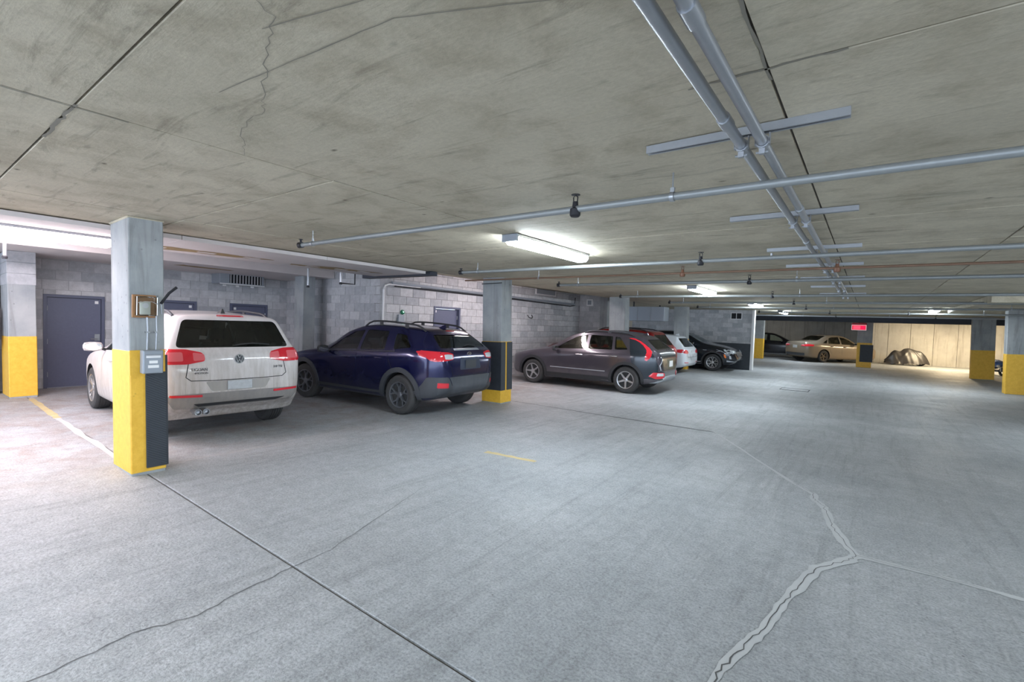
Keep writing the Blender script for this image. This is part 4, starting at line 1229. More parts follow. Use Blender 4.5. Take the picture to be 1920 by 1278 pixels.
c = Car('suv_car', 'dirty white sport utility car parked behind the yellow column, rear facing out', None, spec, loc, hd)
c.panes(); c.wheels('twin', 'rim_silver', 'tyre_dust', 5); c.seats(1.08, .10, zb=.55, hh=.62)
c.mirrors(1.86, 1.04, P_white); c.rails(-.35, 1.3, .60, .055, M['trim_grey'], (0, .5, 1)); c.fin_antenna(-.25, M['trim'])
c.doors([[(1.10, .42), (2.06, .42), (2.12, .70), (2.02, .95), (1.10, .985)], [(.42, .60), (.48, .42), (1.06, .42), (1.06, .99), (.26, 1.02), (.26, .80)]], P_white, [(1.28, .90), (.46, .93)], P_white)
for sg in (1, -1):
    tl = c.patch('tail_light', [(rnd([(sg*.40, 1.035), (sg*.42, 1.140), (sg*.60, 1.185), (sg*.905, 1.190), (sg*.905, 1.005), (sg*.60, 1.000)], .03), 'rear', 1, .010),
                               (rnd([(-.80, 1.010), (-.80, 1.190), (-.60, 1.170), (-.50, 1.110), (-.60, 1.025)], .03), 'side', sg, .010)], M['red_lens'])
    c.patch('lens_centre', [(rnd([(sg*.40, 1.050), (sg*.41, 1.125), (sg*.53, 1.145), (sg*.53, 1.040)], .02), 'rear', 1, .014)], M['pink_lens'], tl)
    c.patch('lens_centre', [(rnd([(sg*.64, 1.040), (sg*.64, 1.150), (sg*.82, 1.150), (sg*.82, 1.040)], .02), 'rear', 1, .014)], M['pink_lens'], tl)
    c.patch('reflector', [(rnd([(sg*.44, 0.585), (sg*.44, 0.615), (sg*.78, 0.630), (sg*.78, 0.600)], .008), 'rear', 1, .018)], M['red_lens'])
c.patch('brake_light', [(rnd([(-.17, 1.60), (.17, 1.60), (.16, 1.622), (-.16, 1.622)], .008), 'rear', 1, .006)], M['red_lens'])
bm = bmesh.new()
for sg in (1, -1): c.line(bm, [(sg*.585, 1.005), (sg*.60, 0.920), (sg*.615, 0.840), (sg*.56, 0.795), (sg*.30, 0.785)], 'rear', 1, .009)
c.line(bm, [(-.30, 0.785), (.30, 0.785)], 'rear', 1, .009)
for sg in (1, -1): c.line(bm, [(.60, 1.04), (.62, .86)], 'side', sg)
fin(bm, 'panel_gaps', M['seam'], c.root)
c.patch('lower_bumper', [(rnd([(-.72, .44), (.72, .44), (.80, .56), (.78, .63), (-.78, .63), (-.80, .56)], .03), 'rear', 1, .008)], paint('dusty_bumper_plastic', (.20, .19, .19), 0, .6, (.34, .31, .28), (.3, .8), True, .8))
c.patch('diffuser', [(rnd([(-.50, .455), (.46, .455), (.52, .495), (-.62, .495)], .01), 'rear', 1, .014)], M['trim'])
pl = c.patch('plate_recess', [(rnd([(-.33, 0.650), (.33, 0.650), (.40, 0.775), (-.40, 0.775)], .03), 'rear', 1, .002)], paint('recess_dust', (.30, .29, .28), 0, .6, (.42, .39, .36), (.3, 1.340), True, .9))
c.plate('rear', 0, .715, .30, .115, 'plate')
for y in (.40, .49):
    z = .40
    bm = bmesh.new(); bm_lathe(bm, [(.030, -.12), (.040, -.02), (.040, .06), (.033, .06), (.033, -.0), (.01, -.01)], 18, 'x', (-.90, y, z)); 
    for v in bm.verts: v.co.x = -.90 - (v.co.x+.90)
    fin(bm, 'exhaust_tip', M['steel'], c.root, smooth=True)
# round emblem with two stacked letter strokes
p_, d_ = c.cast(0, 1.05, 'rear')
em = empty_l = None
bm = bmesh.new(); bm_lathe(bm, [(.062, -.006), (.062, .010), (.052, .012), (.052, -.006)], 32, 'x', (0, 0, 0), close=True)
def stroke(bm, a, b, w=.009):
    a, b = Vector(a), Vector(b); n = (b-a).normalized(); n = Vector((-n.y, n.x))*w/2
    q = [a+n, b+n, b-n, a-n]
    A = [bm.verts.new((-.010, t.x, t.y)) for t in q]; B = [bm.verts.new((.004, t.x, t.y)) for t in q]
    for k in range(4): bm.faces.new((A[k], A[(k+1) % 4], B[(k+1) % 4], B[k]))
    bm.faces.new(A)
for sg in (1, -1):
    stroke(bm, (sg*.020, .050), (0, .008)); stroke(bm, (sg*.044, .030), (sg*.019, -.046)); stroke(bm, (sg*.019, -.046), (0, -.002))
emb = fin(bm, 'round_emblem', M['chrome'], c.root, loc=(p_.x-.010, 0, 1.05))
bm = bmesh.new(); bm_lathe(bm, [(.054, -.004), (.054, .002)], 32, 'x'); fin(bm, 'emblem_backing', M['trim_grey'], emb)
c.text('model_lettering', 'TIGUAN', .05, .47, .93, M['trim_grey']); c.text('model_lettering', '4MOTION', .034, .45, .885, M['trim_grey']); c.text('engine_lettering', '2.0 TSI', .045, -.50, .93, M['trim_grey'])
c.wiper(1.23, .02, -.42)

# ---- dark blue crossover
P_blue = paint('metallic_navy_paint', (.006, .008, .060), .5, .2, (.06, .06, .065), (.15, .75), False, .5)
spec = dict(paint=P_blue, W=1.80, R=.345, wb=2.665, tw=.225, gap=.05, cabin=(-.50, 2.05), shoulder=.945, crown=.07, cfloor=.5,
    top=[(-.88, .66), (-.865, .86), (-.84, 1.02), (-.80, 1.11), (-.72, 1.18), (-.42, 1.43), (-.36, 1.47), (-.28, 1.495), (.3, 1.545), (.85, 1.565), (1.3, 1.53), (1.6, 1.45), (2.35, 1.06), (2.6, 1.02), (3.3, .90), (3.48, .80), (3.585, .60)],
    bot=[(-.88, .50), (-.80, .40), (-.5, .28), (0, .25), (2.6, .24), (3.3, .27), (3.5, .34), (3.585, .46)],
    belt=[(-.88, 1.10), (-.4, 1.13), (.4, 1.09), (1.6, 1.03), (2.4, .99), (3.585, .78)],
    w=[(-.88, .50), (-.865, .59), (-.83, .68), (-.74, .775), (-.55, .85), (-.2, .895), (2.6, .90), (3.1, .88), (3.35, .80), (3.5, .68), (3.585, .50)],
    wt=[(-.88, .68), (-.72, .74), (-.40, .60), (-.28, .585), (.6, .605), (1.4, .59), (1.8, .64), (2.35, .73), (2.9, .70), (3.585, .42)],
    side_win=[[(1.14, 1.065), (1.98, 1.03), (1.72, 1.235), (1.45, 1.39), (1.16, 1.435)], [(.42, 1.10), (1.06, 1.07), (1.08, 1.44), (.50, 1.43)], [(-.20, 1.17), (.20, 1.115), (.30, 1.40), (.05, 1.375)]],
    rear_win=[(-.64, 1.18), (.64, 1.18), (.54, 1.40), (-.54, 1.40)], wind=[(-.66, 1.10), (.66, 1.10), (.54, 1.45), (-.54, 1.45)])
loc, hd = place(-6.53, 6.30, 184.5)
c = Car('crossover_car', 'glossy dark navy blue crossover with black wheel arch cladding and roof rails', None, spec, loc, hd)
c.panes(); c.wheels('vee', 'rim_dark', 'tyre_dust', 5, .12); c.seats(1.08, .12, zb=.52, hh=.56)
c.mirrors(1.92, 1.01, M['trim']); c.rails(-.30, 1.25, .555, .075, M['trim'], (0, .30, .72, 1)); c.fin_antenna(-.18, P_blue)
c.doors([[(1.12, .40), (2.08, .40), (2.16, .70), (2.06, .98), (1.12, 1.02)], [(.44, .62), (.52, .40), (1.08, .40), (1.08, 1.025), (.30, 1.06), (.30, .80)]], P_blue, [(1.30, .92), (.50, .95)], P_blue)
c.arches(.085, 'trim_grey', .018)
for sg in (1, -1):
    A = [(.42, .37), (2.25, .37)]; B = [(.42, .25), (2.25, .25)]
    c.strip('sill_trim', [(.42+.183*i, .375) for i in range(11)], [(.42+.183*i, .262) for i in range(11)], 'side', sg, .016, M['trim_grey'], thick=.03)
    c.strip('window_trim', [(2.05-.1*i, 1.012+.0045*i) for i in range(20)], [(2.05-.1*i, .997+.0045*i) for i in range(20)], 'side', sg, .006, M['trim'], thick=.01)
    tl = c.patch('tail_light', [(rnd([(sg*.47, 0.995), (sg*.44, 1.090), (sg*.56, 1.120), (sg*.84, 1.130), (sg*.86, 1.050), (sg*.80, 0.960), (sg*.60, 0.980)], .02), 'rear', 1, .010),
                               (rnd([(-.79, 0.970), (-.79, 1.130), (-.42, 1.140), (-.45, 1.105), (-.58, 1.020), (-.66, 0.970)], .02), 'side', sg, .010)], M['red_lens'])
    c.patch('clear_section', [(rnd([(sg*.49, 1.005), (sg*.47, 1.075), (sg*.58, 1.085), (sg*.66, 1.080), (sg*.66, 1.005), (sg*.58, 1.000)], .012), 'rear', 1, .015)], M['clear_lens'], tl)
    c.patch('bumper_corner_trim', [(rnd([(sg*.46, .355), (sg*.50, .52), (sg*.60, .70), (sg*.84, .70), (sg*.88, .355)], .03), 'rear', 1, .012), (rnd([(-.82, .36), (-.82, .68), (-.60, .66), (-.45, .44), (-.44, .33)], .03), 'side', sg, .012)], M['trim_grey'])
    c.patch('reflector', [(rnd([(sg*.60, 0.520), (sg*.60, 0.600), (sg*.76, 0.610), (sg*.76, 0.520)], .012), 'rear', 1, .020)], M['red_lens'])
c.patch('lower_bumper', [(rnd([(-.48, .38), (.48, .38), (.52, 0.590), (.58, 0.700), (-.58, 0.700), (-.52, 0.590)], .03), 'rear', 1, .010)], paint('dusty_black_bumper', (.035, .04, .05), 0, .5, (.13, .14, .16), (.2, .9), True, .8))
bm = bmesh.new()
for sg in (1, -1): c.line(bm, [(sg*.60, .98), (sg*.52, .82), (sg*.50, .72), (0, .71)], 'rear', 1, .008); c.line(bm, [(.30, 1.0), (.18, .78)], 'side', sg)
fin(bm, 'panel_gaps', M['seam'], c.root)
c.patch('plate_recess', [(rnd([(-.30, 0.810), (.30, 0.810), (.27, 1.020), (-.27, 1.020)], .03), 'rear', 1, .003)], plain('dusty_navy_recess', (.03, .04, .07), .6, var=.4))
c.plate('rear', 0, .90, .30, .145, 'trim_grey')
c.patch('badge_bar', [(rnd([(-.36, 1.140), (.36, 1.140), (.34, 1.172), (-.34, 1.172)], .012), 'rear', 1, .016)], M['silver'])
bm = bmesh.new(); bm_lathe(bm, [(.055, -.004), (.055, .008), (.045, .010), (.045, -.004)], 24, 'x', close=True)
for v in bm.verts: v.co.z *= .55
for yy, zz in ((.018, .006), (-.004, .008), (-.022, .0), (0, -.010), (.016, -.010), (-.016, -.012)): bm_box(bm, -.008, .0, yy-.005, yy+.005, zz-.004, zz+.004)
p_, d_ = c.cast(0, 1.08, 'rear'); fin(bm, 'oval_emblem', M['chrome'], c.root, loc=(p_.x-.008, 0, 1.08))
c.patch('brake_light', [(rnd([(-.12, 1.46), (.12, 1.46), (.11, 1.475), (-.11, 1.475)], .005), 'rear', 1, .006)], M['red_lens'])
c.wiper(1.21, 0, -.34)

# ---- charcoal hatchback crossover with tall red lamps
P_char = paint('charcoal_metallic_paint', (.075, .066, .082), .45, .28, (.16, .15, .15), (.2, .6), False, .45)
P_slate = paint('slate_rear_panel', (.030, .040, .052), .4, .22)
spec = dict(paint=P_char, W=1.825, R=.335, wb=2.72, tw=.215, gap=.05, cabin=(-.46, 2.1), shoulder=.945, crown=.065, cfloor=.48,
    top=[(-.84, .60), (-.825, .78), (-.80, .92), (-.755, 1.04), (-.66, 1.13), (-.38, 1.37), (-.32, 1.415), (-.25, 1.44), (.3, 1.51), (.9, 1.535), (1.35, 1.50), (1.65, 1.42), (2.38, 1.04), (2.6, 1.01), (3.3, .88), (3.48, .78), (3.58, .58)],
    bot=[(-.84, .42), (-.76, .32), (-.5, .26), (0, .22), (2.7, .20), (3.3, .24), (3.5, .32), (3.58, .44)],
    belt=[(-.84, 1.02), (-.4, 1.08), (.4, 1.05), (1.6, 1.01), (2.4, .97), (3.58, .76)],
    w=[(-.84, .50), (-.825, .59), (-.79, .68), (-.70, .775), (-.5, .86), (-.1, .91), (2.7, .91), (3.1, .89), (3.35, .81), (3.5, .68), (3.58, .50)],
    wt=[(-.84, .70), (-.68, .76), (-.36, .60), (-.25, .585), (.6, .605), (1.4, .59), (1.8, .64), (2.38, .74), (2.9, .70), (3.58, .42)],
    side_win=[[(1.14, 1.045), (2.04, 1.01), (1.76, 1.20), (1.46, 1.36), (1.16, 1.41)], [(.40, 1.065), (1.06, 1.05), (1.08, 1.415), (.46, 1.40)], [(-.02, 1.09), (.33, 1.07), (.40, 1.395), (.26, 1.38)]],
    rear_win=[(-.60, 1.12), (.60, 1.12), (.50, 1.35), (-.50, 1.35)], wind=[(-.66, 1.08), (.66, 1.08), (.54, 1.42), (-.54, 1.42)])
loc, hd = place(-4.86, 12.10, 182.5)
c = Car('hatchback_car', 'charcoal grey crossover with boomerang red tail lights parked beyond the rubber-wrapped column', None, spec, loc, hd)
c.panes(); c.wheels('five', 'rim_silver', 'tyre_dust', 5); c.seats(1.1, .14, zb=.5, hh=.56)
c.mirrors(1.96, .99, M['trim']); c.rails(-.1, 1.3, .565, .035, M['trim_grey'], (0, .5, 1)); c.fin_antenna(-.15, P_char)
c.doors([[(1.12, .38), (2.14, .38), (2.22, .68), (2.12, .95), (1.12, 1.0)], [(.44, .60), (.52, .38), (1.08, .38), (1.08, 1.005), (.18, 1.03), (.20, .80)]], P_char, [(1.30, .89), (.34, .91)], M['chrome'])
c.arches(.075, 'trim', .016)
for sg in (1, -1):
    c.strip('sill_trim', [(.42+.19*i, .36) for i in range(11)], [(.42+.19*i, .235) for i in range(11)], 'side', sg, .016, M['trim'], thick=.03)
    c.strip('sill_accent', [(.55+.16*i, .52) for i in range(11)], [(.55+.16*i, .50) for i in range(11)], 'side', sg, .010, M['silver'], thick=.012)
    c.strip('window_frame', [(2.08, 1.0), (1.77, 1.205), (1.47, 1.368), (1.10, 1.425), (.44, 1.42), (.02, 1.36)], [(2.13, 1.0), (1.80, 1.217), (1.49, 1.385), (1.10, 1.443), (.44, 1.438), (.0, 1.375)], 'side', sg, .006, P_char, thick=.01)
    CL = [(.02, 1.375, .02), (-.12, 1.355, .03), (-.26, 1.30, .036), (-.38, 1.225, .042), (-.50, 1.13, .07), (-.55, 1.06, .12), (-.545, .99, .13), (-.52, .92, .11), (-.49, .85, .05)]
    A, B = [], []
    for k, (px, pz, pw) in enumerate(CL):
        q0, q1 = CL[max(k-1, 0)], CL[min(k+1, len(CL)-1)]
        n = Vector((-(q1[1]-q0[1]), q1[0]-q0[0])).normalized()*pw/2
        A.append((px+n.x, pz+n.y)); B.append((px-n.x, pz-n.y))
    c.strip('tail_light', A, B, 'side', sg, .014, M['red_lens'], thick=.03, n=2)
    c.patch('quarter_panel', [(rnd([(-.76, .42), (-.76, .74), (-.66, .98), (-.48, 1.20), (-.20, 1.36), (.02, 1.37), (-.10, 1.0), (-.14, .78), (-.36, .62), (-.44, .40)], .03), 'side', sg, .004)], P_slate)
    f = c.patch('bumper_lamp', [(rnd([(sg*.52, .43), (sg*.48, .52), (sg*.54, .56), (sg*.80, .57), (sg*.84, .47), (sg*.76, .41)], .02), 'rear', 1, .014)], M['red_lens'])
    c.patch('clear_section', [(rnd([(sg*.56, .485), (sg*.58, .55), (sg*.74, .555), (sg*.75, .48)], .012), 'rear', 1, .019)], M['clear_lens'], f)
    bm = bmesh.new(); c.line(bm, [(sg*.66, .62), (sg*.70, .74), (sg*.58, .90)], 'rear', 1, .022, .012); fin(bm, 'crease_highlight', M['silver'], c.root)
c.patch('tailgate', [(rnd([(-.56, .60), (.56, .60), (.64, .76), (.66, 1.03), (-.66, 1.03), (-.64, .76)], .04), 'rear', 1, .006)], P_slate)
c.patch('bumper_panel', [(rnd([(-.84, .40), (.84, .40), (.86, .58), (-.86, .58)], .03), 'rear', 1, .004)], P_slate)
c.patch('skid_plate', [(rnd([(-.80, .30), (-.70, .36), (-.52, .38), (-.42, .46), (.42, .46), (.52, .38), (.70, .36), (.80, .30), (.5, .285), (-.5, .285)], .02), 'rear', 1, .018)], M['silver'])
c.plate('rear', -.06, .76, .28, .15, 'label_white')
c.patch('plate_recess', [(rnd([(-.28, .64), (.24, .64), (.22, .88), (-.24, .88)], .03), 'rear', 1, .008)], plain('olive_recess', (.10, .095, .06), .5, var=.3))
c.wiper(1.10, 0, -.30)

# ---- red SUV squeezed in beyond the charcoal car
P_red = paint('red_paint', (.30, .018, .018), .2, .25, (.25, .20, .18), (.2, .8), True, .5)
base_suv = dict(W=1.83, R=.345, wb=2.66, tw=.225, cabin=(-.56, 2.0), shoulder=.945, crown=.07, cfloor=.5,
    top=[(-.92, .62), (-.905, .80), (-.87, .98), (-.80, 1.09), (-.55, 1.45), (-.52, 1.50), (-.44, 1.545), (.1, 1.60), (.7, 1.62), (1.2, 1.59), (1.55, 1.51), (2.3, 1.12), (2.6, 1.07), (3.25, .96), (3.42, .86), (3.52, .62)],
    bot=[(-.92, .44), (-.84, .34), (-.5, .27), (0, .24), (2.6, .24), (3.2, .27), (3.4, .34), (3.52, .46)],
    belt=[(-.92, 1.04), (-.4, 1.08), (.5, 1.04), (1.6, 1.0), (2.3, .98), (3.52, .82)],
    w=[(-.92, .66), (-.905, .74), (-.87, .80), (-.78, .86), (-.6, .89), (-.2, .912), (2.5, .912), (3.0, .895), (3.25, .83), (3.42, .70), (3.52, .50)],
    wt=[(-.92, .70), (-.78, .76), (-.55, .64), (-.40, .62), (.6, .64), (1.4, .62), (1.8, .66), (2.3, .74), (2.8, .70), (3.52, .42)],
    side_win=[[(1.12, 1.06), (2.0, 1.02), (1.66, 1.30), (1.40, 1.44), (1.14, 1.48)], [(.28, 1.08), (1.04, 1.06), (1.06, 1.49), (.34, 1.48)], [(-.34, 1.15), (.20, 1.085), (.25, 1.47), (-.14, 1.44)]],
    rear_win=[(-.68, 1.11), (.68, 1.11), (.56, 1.44), (-.56, 1.44)], wind=[(-.66, 1.17), (.66, 1.17), (.55, 1.51), (-.55, 1.51)])
spec = dict(base_suv); spec['paint'] = P_red
loc, hd = place(-5.95, 15.15, 181)
c = Car('red_suv_car', 'red sport utility car squeezed between the charcoal car and white hatchback', None, spec, loc, hd)
c.panes(); c.wheels('five', 'rim_dark'); c.mirrors(1.9, 1.05, P_red); c.rails(-.35, 1.3, .59, .05, M['trim'], (0, .5, 1))
for sg in (1, -1):
    c.patch('tail_light', [(rnd([(sg*.50, .90), (sg*.50, 1.06), (sg*.90, 1.07), (sg*.90, .88)], .03), 'rear', 1, .010), (rnd([(-.80, .88), (-.80, 1.06), (-.52, 1.03), (-.60, .90)], .03), 'side', sg, .010)], M['pink_lens'])
c.plate('rear', -.1, .82, .30, .155, 'label_white')
c.patch('lower_bumper', [(rnd([(-.8, .34), (.8, .34), (.84, .50), (-.84, .50)], .03), 'rear', 1, .010)], M['trim_grey'])
bm = bmesh.new(); 
for sg in (1, -1): c.line(bm, [(sg*.58, .88), (sg*.60, .62), (0, .60)], 'rear', 1, .009)
fin(bm, 'panel_gaps', M['seam'], c.root)

# ---- white hatchback
P_w2 = paint('clean_white_paint', (.66, .70, .74), 0, .25, (.42, .42, .42), (.2, .7), True, .4)
spec = dict(paint=P_w2, W=1.79, R=.315, wb=2.63, tw=.205, cabin=(-.50, 2.0), shoulder=.94, crown=.06, cfloor=.42,
    top=[(-.80, .56), (-.785, .74), (-.755, .90), (-.70, .98), (-.42, 1.32), (-.39, 1.365), (-.32, 1.395), (.2, 1.44), (.8, 1.455), (1.25, 1.42), (1.55, 1.34), (2.25, .99), (2.5, .95), (3.15, .83), (3.32, .72), (3.42, .54)],
    bot=[(-.80, .40), (-.72, .30), (-.4, .22), (0, .18), (2.6, .17), (3.1, .20), (3.3, .28), (3.42, .40)],
    belt=[(-.80, .93), (-.4, .96), (.4, .93), (1.6, .90), (2.3, .88), (3.42, .70)],
    w=[(-.80, .66), (-.785, .73), (-.75, .79), (-.66, .845), (-.45, .88), (-.1, .895), (2.6, .895), (3.0, .87), (3.2, .79), (3.34, .66), (3.42, .48)],
    wt=[(-.80, .70), (-.66, .74), (-.42, .60), (-.30, .58), (.6, .60), (1.3, .585), (1.7, .63), (2.25, .72), (2.8, .68), (3.42, .40)],
    side_win=[[(1.10, .95), (1.96, .92), (1.62, 1.15), (1.36, 1.29), (1.12, 1.33)], [(.30, .97), (1.02, .955), (1.04, 1.335), (.38, 1.32)], [(-.16, 1.02), (.22, .975), (.30, 1.31), (.08, 1.28)]],
    rear_win=[(-.62, 1.0), (.62, 1.0), (.53, 1.31), (-.53, 1.31)], wind=[(-.64, 1.03), (.64, 1.03), (.54, 1.35), (-.54, 1.35)])
loc, hd = place(-6.05, 18.25, 181)
c = Car('white_hatchback_car', 'clean white hatchback parked nose in beside the grey column', None, spec, loc, hd)
c.panes(); c.wheels('five', 'rim_silver'); c.mirrors(1.85, .93, P_w2); c.fin_antenna(-.2, P_w2)
for sg in (1, -1):
    c.patch('tail_light', [(rnd([(sg*.46, .78), (sg*.50, .85), (sg*.62, .90), (sg*.90, .92), (sg*.90, .79), (sg*.60, .76)], .02), 'rear', 1, .010), (rnd([(-.68, .79), (-.68, .92), (-.44, .90), (-.36, .86), (-.50, .80)], .02), 'side', sg, .010)], M['red_lens'])
    c.patch('reflector', [(rnd([(sg*.50, .42), (sg*.50, .445), (sg*.78, .455), (sg*.78, .43)], .006), 'rear', 1, .008)], M['red_lens'])
c.plate('rear', 0, .56, .32, .12, 'plate')
bm = bmesh.new()
for sg in (1, -1): c.line(bm, [(sg*.58, .78), (sg*.60, .66), (sg*.54, .63), (0, .625)], 'rear', 1, .010)
fin(bm, 'panel_gaps', M['seam'], c.root)
c.patch('badge', [(rnd([(-.04, .80), (.04, .80), (.04, .88), (-.04, .88)], .035), 'rear', 1, .010)], M['silver'])

# ---- black crossover pointing out into the aisle
P_blk = paint('black_blue_paint', (.012, .016, .024), .3, .2)
spec = dict(base_suv); spec.update(paint=P_blk, W=1.80,
    top=[(-.90, .62), (-.885, .80), (-.85, .98), (-.78, 1.06), (-.50, 1.42), (-.46, 1.47), (-.38, 1.51), (.1, 1.565), (.7, 1.585), (1.2, 1.55), (1.55, 1.46), (2.3, 1.12), (2.5, 1.08), (2.9, 1.02), (3.25, .93), (3.40, .84), (3.47, .70), (3.52, .58)],
    belt=[(-.90, 1.02), (-.4, 1.06), (.5, 1.02), (1.6, .99), (2.3, .985), (3.1, .90), (3.52, .74)],
    wt=[(-.90, .70), (-.78, .76), (-.50, .64), (-.38, .61), (.6, .63), (1.4, .61), (1.8, .66), (2.3, .78), (2.9, .76), (3.3, .66), (3.52, .50)],
    w=[(-.90, .66), (-.885, .74), (-.85, .80), (-.76, .86), (-.6, .88), (-.2, .90), (2.6, .90), (3.05, .885), (3.28, .84), (3.42, .74), (3.52, .58)],
    side_win=[[(1.12, 1.04), (2.0, 1.02), (1.66, 1.26), (1.40, 1.40), (1.14, 1.44)], [(.28, 1.06), (1.04, 1.05), (1.06, 1.45), (.34, 1.44)], [(-.30, 1.12), (.20, 1.07), (.25, 1.43), (-.10, 1.40)]],
    rear_win=[(-.68, 1.09), (.68, 1.09), (.56, 1.40), (-.56, 1.40)], wind=[(-.66, 1.16), (.66, 1.16), (.55, 1.47), (-.55, 1.47)])
loc, hd = place(-7.72, 21.25, 0)
c = Car('black_crossover_car', 'black crossover parked nose out beside the block wall with the vent', None, spec, loc, hd)
c.panes(); c.wheels('vee', 'rim_silver', 'tyre', 6); c.mirrors(1.95, 1.04, P_blk); c.arches(.06, 'trim', .012)
for sg in (1, -1):
    hl = c.patch('headlight', [(rnd([(3.06, .90), (3.10, .82), (3.30, .76), (3.50, .76), (3.50, .86), (3.30, .89)], .02), 'side', sg, .012), (rnd([(sg*.46, .74), (sg*.48, .86), (sg*.90, .88), (sg*.90, .74)], .02), 'front', 1, .012)], M['clear_lens'])
    c.patch('lamp_bezel', [(rnd([(3.16, .80), (3.24, .86), (3.34, .85), (3.34, .79)], .015), 'side', sg, .017)], M['trim'], hl)
    c.patch('side_marker', [(rnd([(3.10, .60), (3.08, .70), (3.13, .70), (3.19, .58), (3.15, .54)], .012), 'side', sg, .012)], M['amber'])
    c.patch('fog_lamp', [(rnd([(3.30, .52), (3.28, .64), (3.34, .64), (3.37, .52)], .012), 'side', sg, .014)], M['clear_lens'])
    c.strip('sill_trim', [(.42+.18*i, .37) for i in range(11)], [(.42+.18*i, .26) for i in range(11)], 'side', sg, .014, M['silver'], thick=.03)
    c.strip('chin_trim', [(3.20+.03*i, .46-.004*i) for i in range(10)], [(3.20+.03*i, .40) for i in range(10)], 'side', sg, .016, M['silver'], thick=.03)
    bm = bmesh.new(); c.line(bm, [(2.12, .95), (2.15, .70), (2.08, .42)], 'side', sg); c.line(bm, [(2.25, 1.03), (2.9, .955), (3.2, .90)], 'side', sg); fin(bm, 'panel_gaps', M['seam'], c.root)
    c.strip('fender_badge', [(2.28, .845), (2.42, .845)], [(2.28, .825), (2.42, .825)], 'side', sg, .008, M['silver'], thick=.01)
c.patch('grille', [(rnd([(-.44, .62), (.44, .62), (.50, .80), (-.50, .80)], .03), 'front', 1, .010)], M['trim'])

# ---- tan dusty sedan
P_tan = paint('dusty_tan_paint', (.20, .17, .135), .3, .38, (.27, .20, .13), (.2, 1.0), False, .7)
spec = dict(paint=P_tan, W=1.78, R=.315, wb=2.70, tw=.205, cabin=(-.02, 2.05), shoulder=.93, crown=.06, cfloor=.42, privacy=False,
    top=[(-1.02, .58), (-1.005, .78), (-.98, .96), (-.93, 1.03), (-.80, 1.06), (-.42, 1.08), (-.28, 1.11), (.35, 1.37), (.6, 1.415), (1.0, 1.435), (1.35, 1.41), (1.65, 1.32), (2.40, .98), (2.7, .93), (3.35, .80), (3.52, .70), (3.62, .52)],
    bot=[(-1.02, .42), (-.92, .30), (-.5, .22), (0, .17), (2.7, .16), (3.3, .19), (3.5, .27), (3.62, .40)],
    belt=[(-1.02, .90), (-.4, .97), (.4, .94), (1.6, .90), (2.4, .88), (3.62, .70)],
    w=[(-1.02, .60), (-1.0, .68), (-.95, .75), (-.84, .82), (-.6, .87), (-.2, .89), (2.7, .89), (3.1, .87), (3.35, .79), (3.52, .66), (3.62, .48)],
    wt=[(-1.02, .62), (-.80, .70), (-.40, .70), (-.2, .66), (.35, .58), (.6, .57), (1.3, .57), (1.8, .63), (2.4, .72), (2.9, .68), (3.62, .40)],
    side_win=[[(1.14, .96), (2.06, .93), (1.74, 1.15), (1.46, 1.28), (1.16, 1.32)], [(.30, .98), (1.06, .965), (1.08, 1.325), (.62, 1.30), (.44, 1.24)], [(-.02, 1.0), (.22, .985), (.36, 1.20)]],
    rear_win=[(-.58, 1.12), (.58, 1.12), (.50, 1.36), (-.50, 1.36)], wind=[(-.64, 1.02), (.64, 1.02), (.53, 1.34), (-.53, 1.34)])
loc, hd = place(-2.78, 33.6, 48)
c = Car('sedan_car', 'dusty tan sedan parked at an angle before the concrete end wall', None, spec, loc, hd)
c.root.scale = (1.09, 1.09, 1.13)
c.panes(); c.wheels('five', 'rim_tan', 'tyre', 5); c.mirrors(1.92, .94, M['silver'])
for sg in (1, -1):
    c.patch('tail_light', [(rnd([(sg*.40, .82), (sg*.42, .89), (sg*.88, .93), (sg*.88, .82), (sg*.6, .80)], .02), 'rear', 1, .010), (rnd([(-.90, .82), (-.90, .93), (-.58, .90), (-.70, .83)], .02), 'side', sg, .010)], M['red_lens'])
    bm = bmesh.new(); c.line(bm, [(1.1, .97), (1.12, .40)], 'side', sg); c.line(bm, [(.30, .97), (.36, .66), (.46, .45)], 'side', sg); c.line(bm, [(2.1, .90), (2.14, .40)], 'side', sg); fin(bm, 'panel_gaps', M['seam'], c.root)
    c.handle(1.30, .82, sg, M['trim']); c.handle(.48, .84, sg, M['trim'])
c.plate('rear', 0, .78, .30, .15, 'plate')
c.patch('lower_bumper', [(rnd([(-.62, .32), (.62, .32), (.66, .46), (-.66, .46)], .03), 'rear', 1, .008)], M['trim_grey'])

# ---- black car behind
spec = dict(spec); spec['paint'] = paint('gloss_black_paint', (.012, .012, .018), .2, .2)
loc, hd = place(-6.75, 36.6, 5)
c = Car('black_sedan_car', 'black sedan parked side-on behind the far yellow column', None, spec, loc, hd)
c.root.scale = (1.1, 1.1, 1.14)
c.panes(); c.wheels('five', 'rim_dark'); c.mirrors(1.92, .94, spec['paint'])
for sg in (1, -1): c.strip('sill_trim', [(.4+.2*i, .24) for i in range(10)], [(.4+.2*i, .20) for i in range(10)], 'side', sg, .012, M['chrome'], thick=.02)
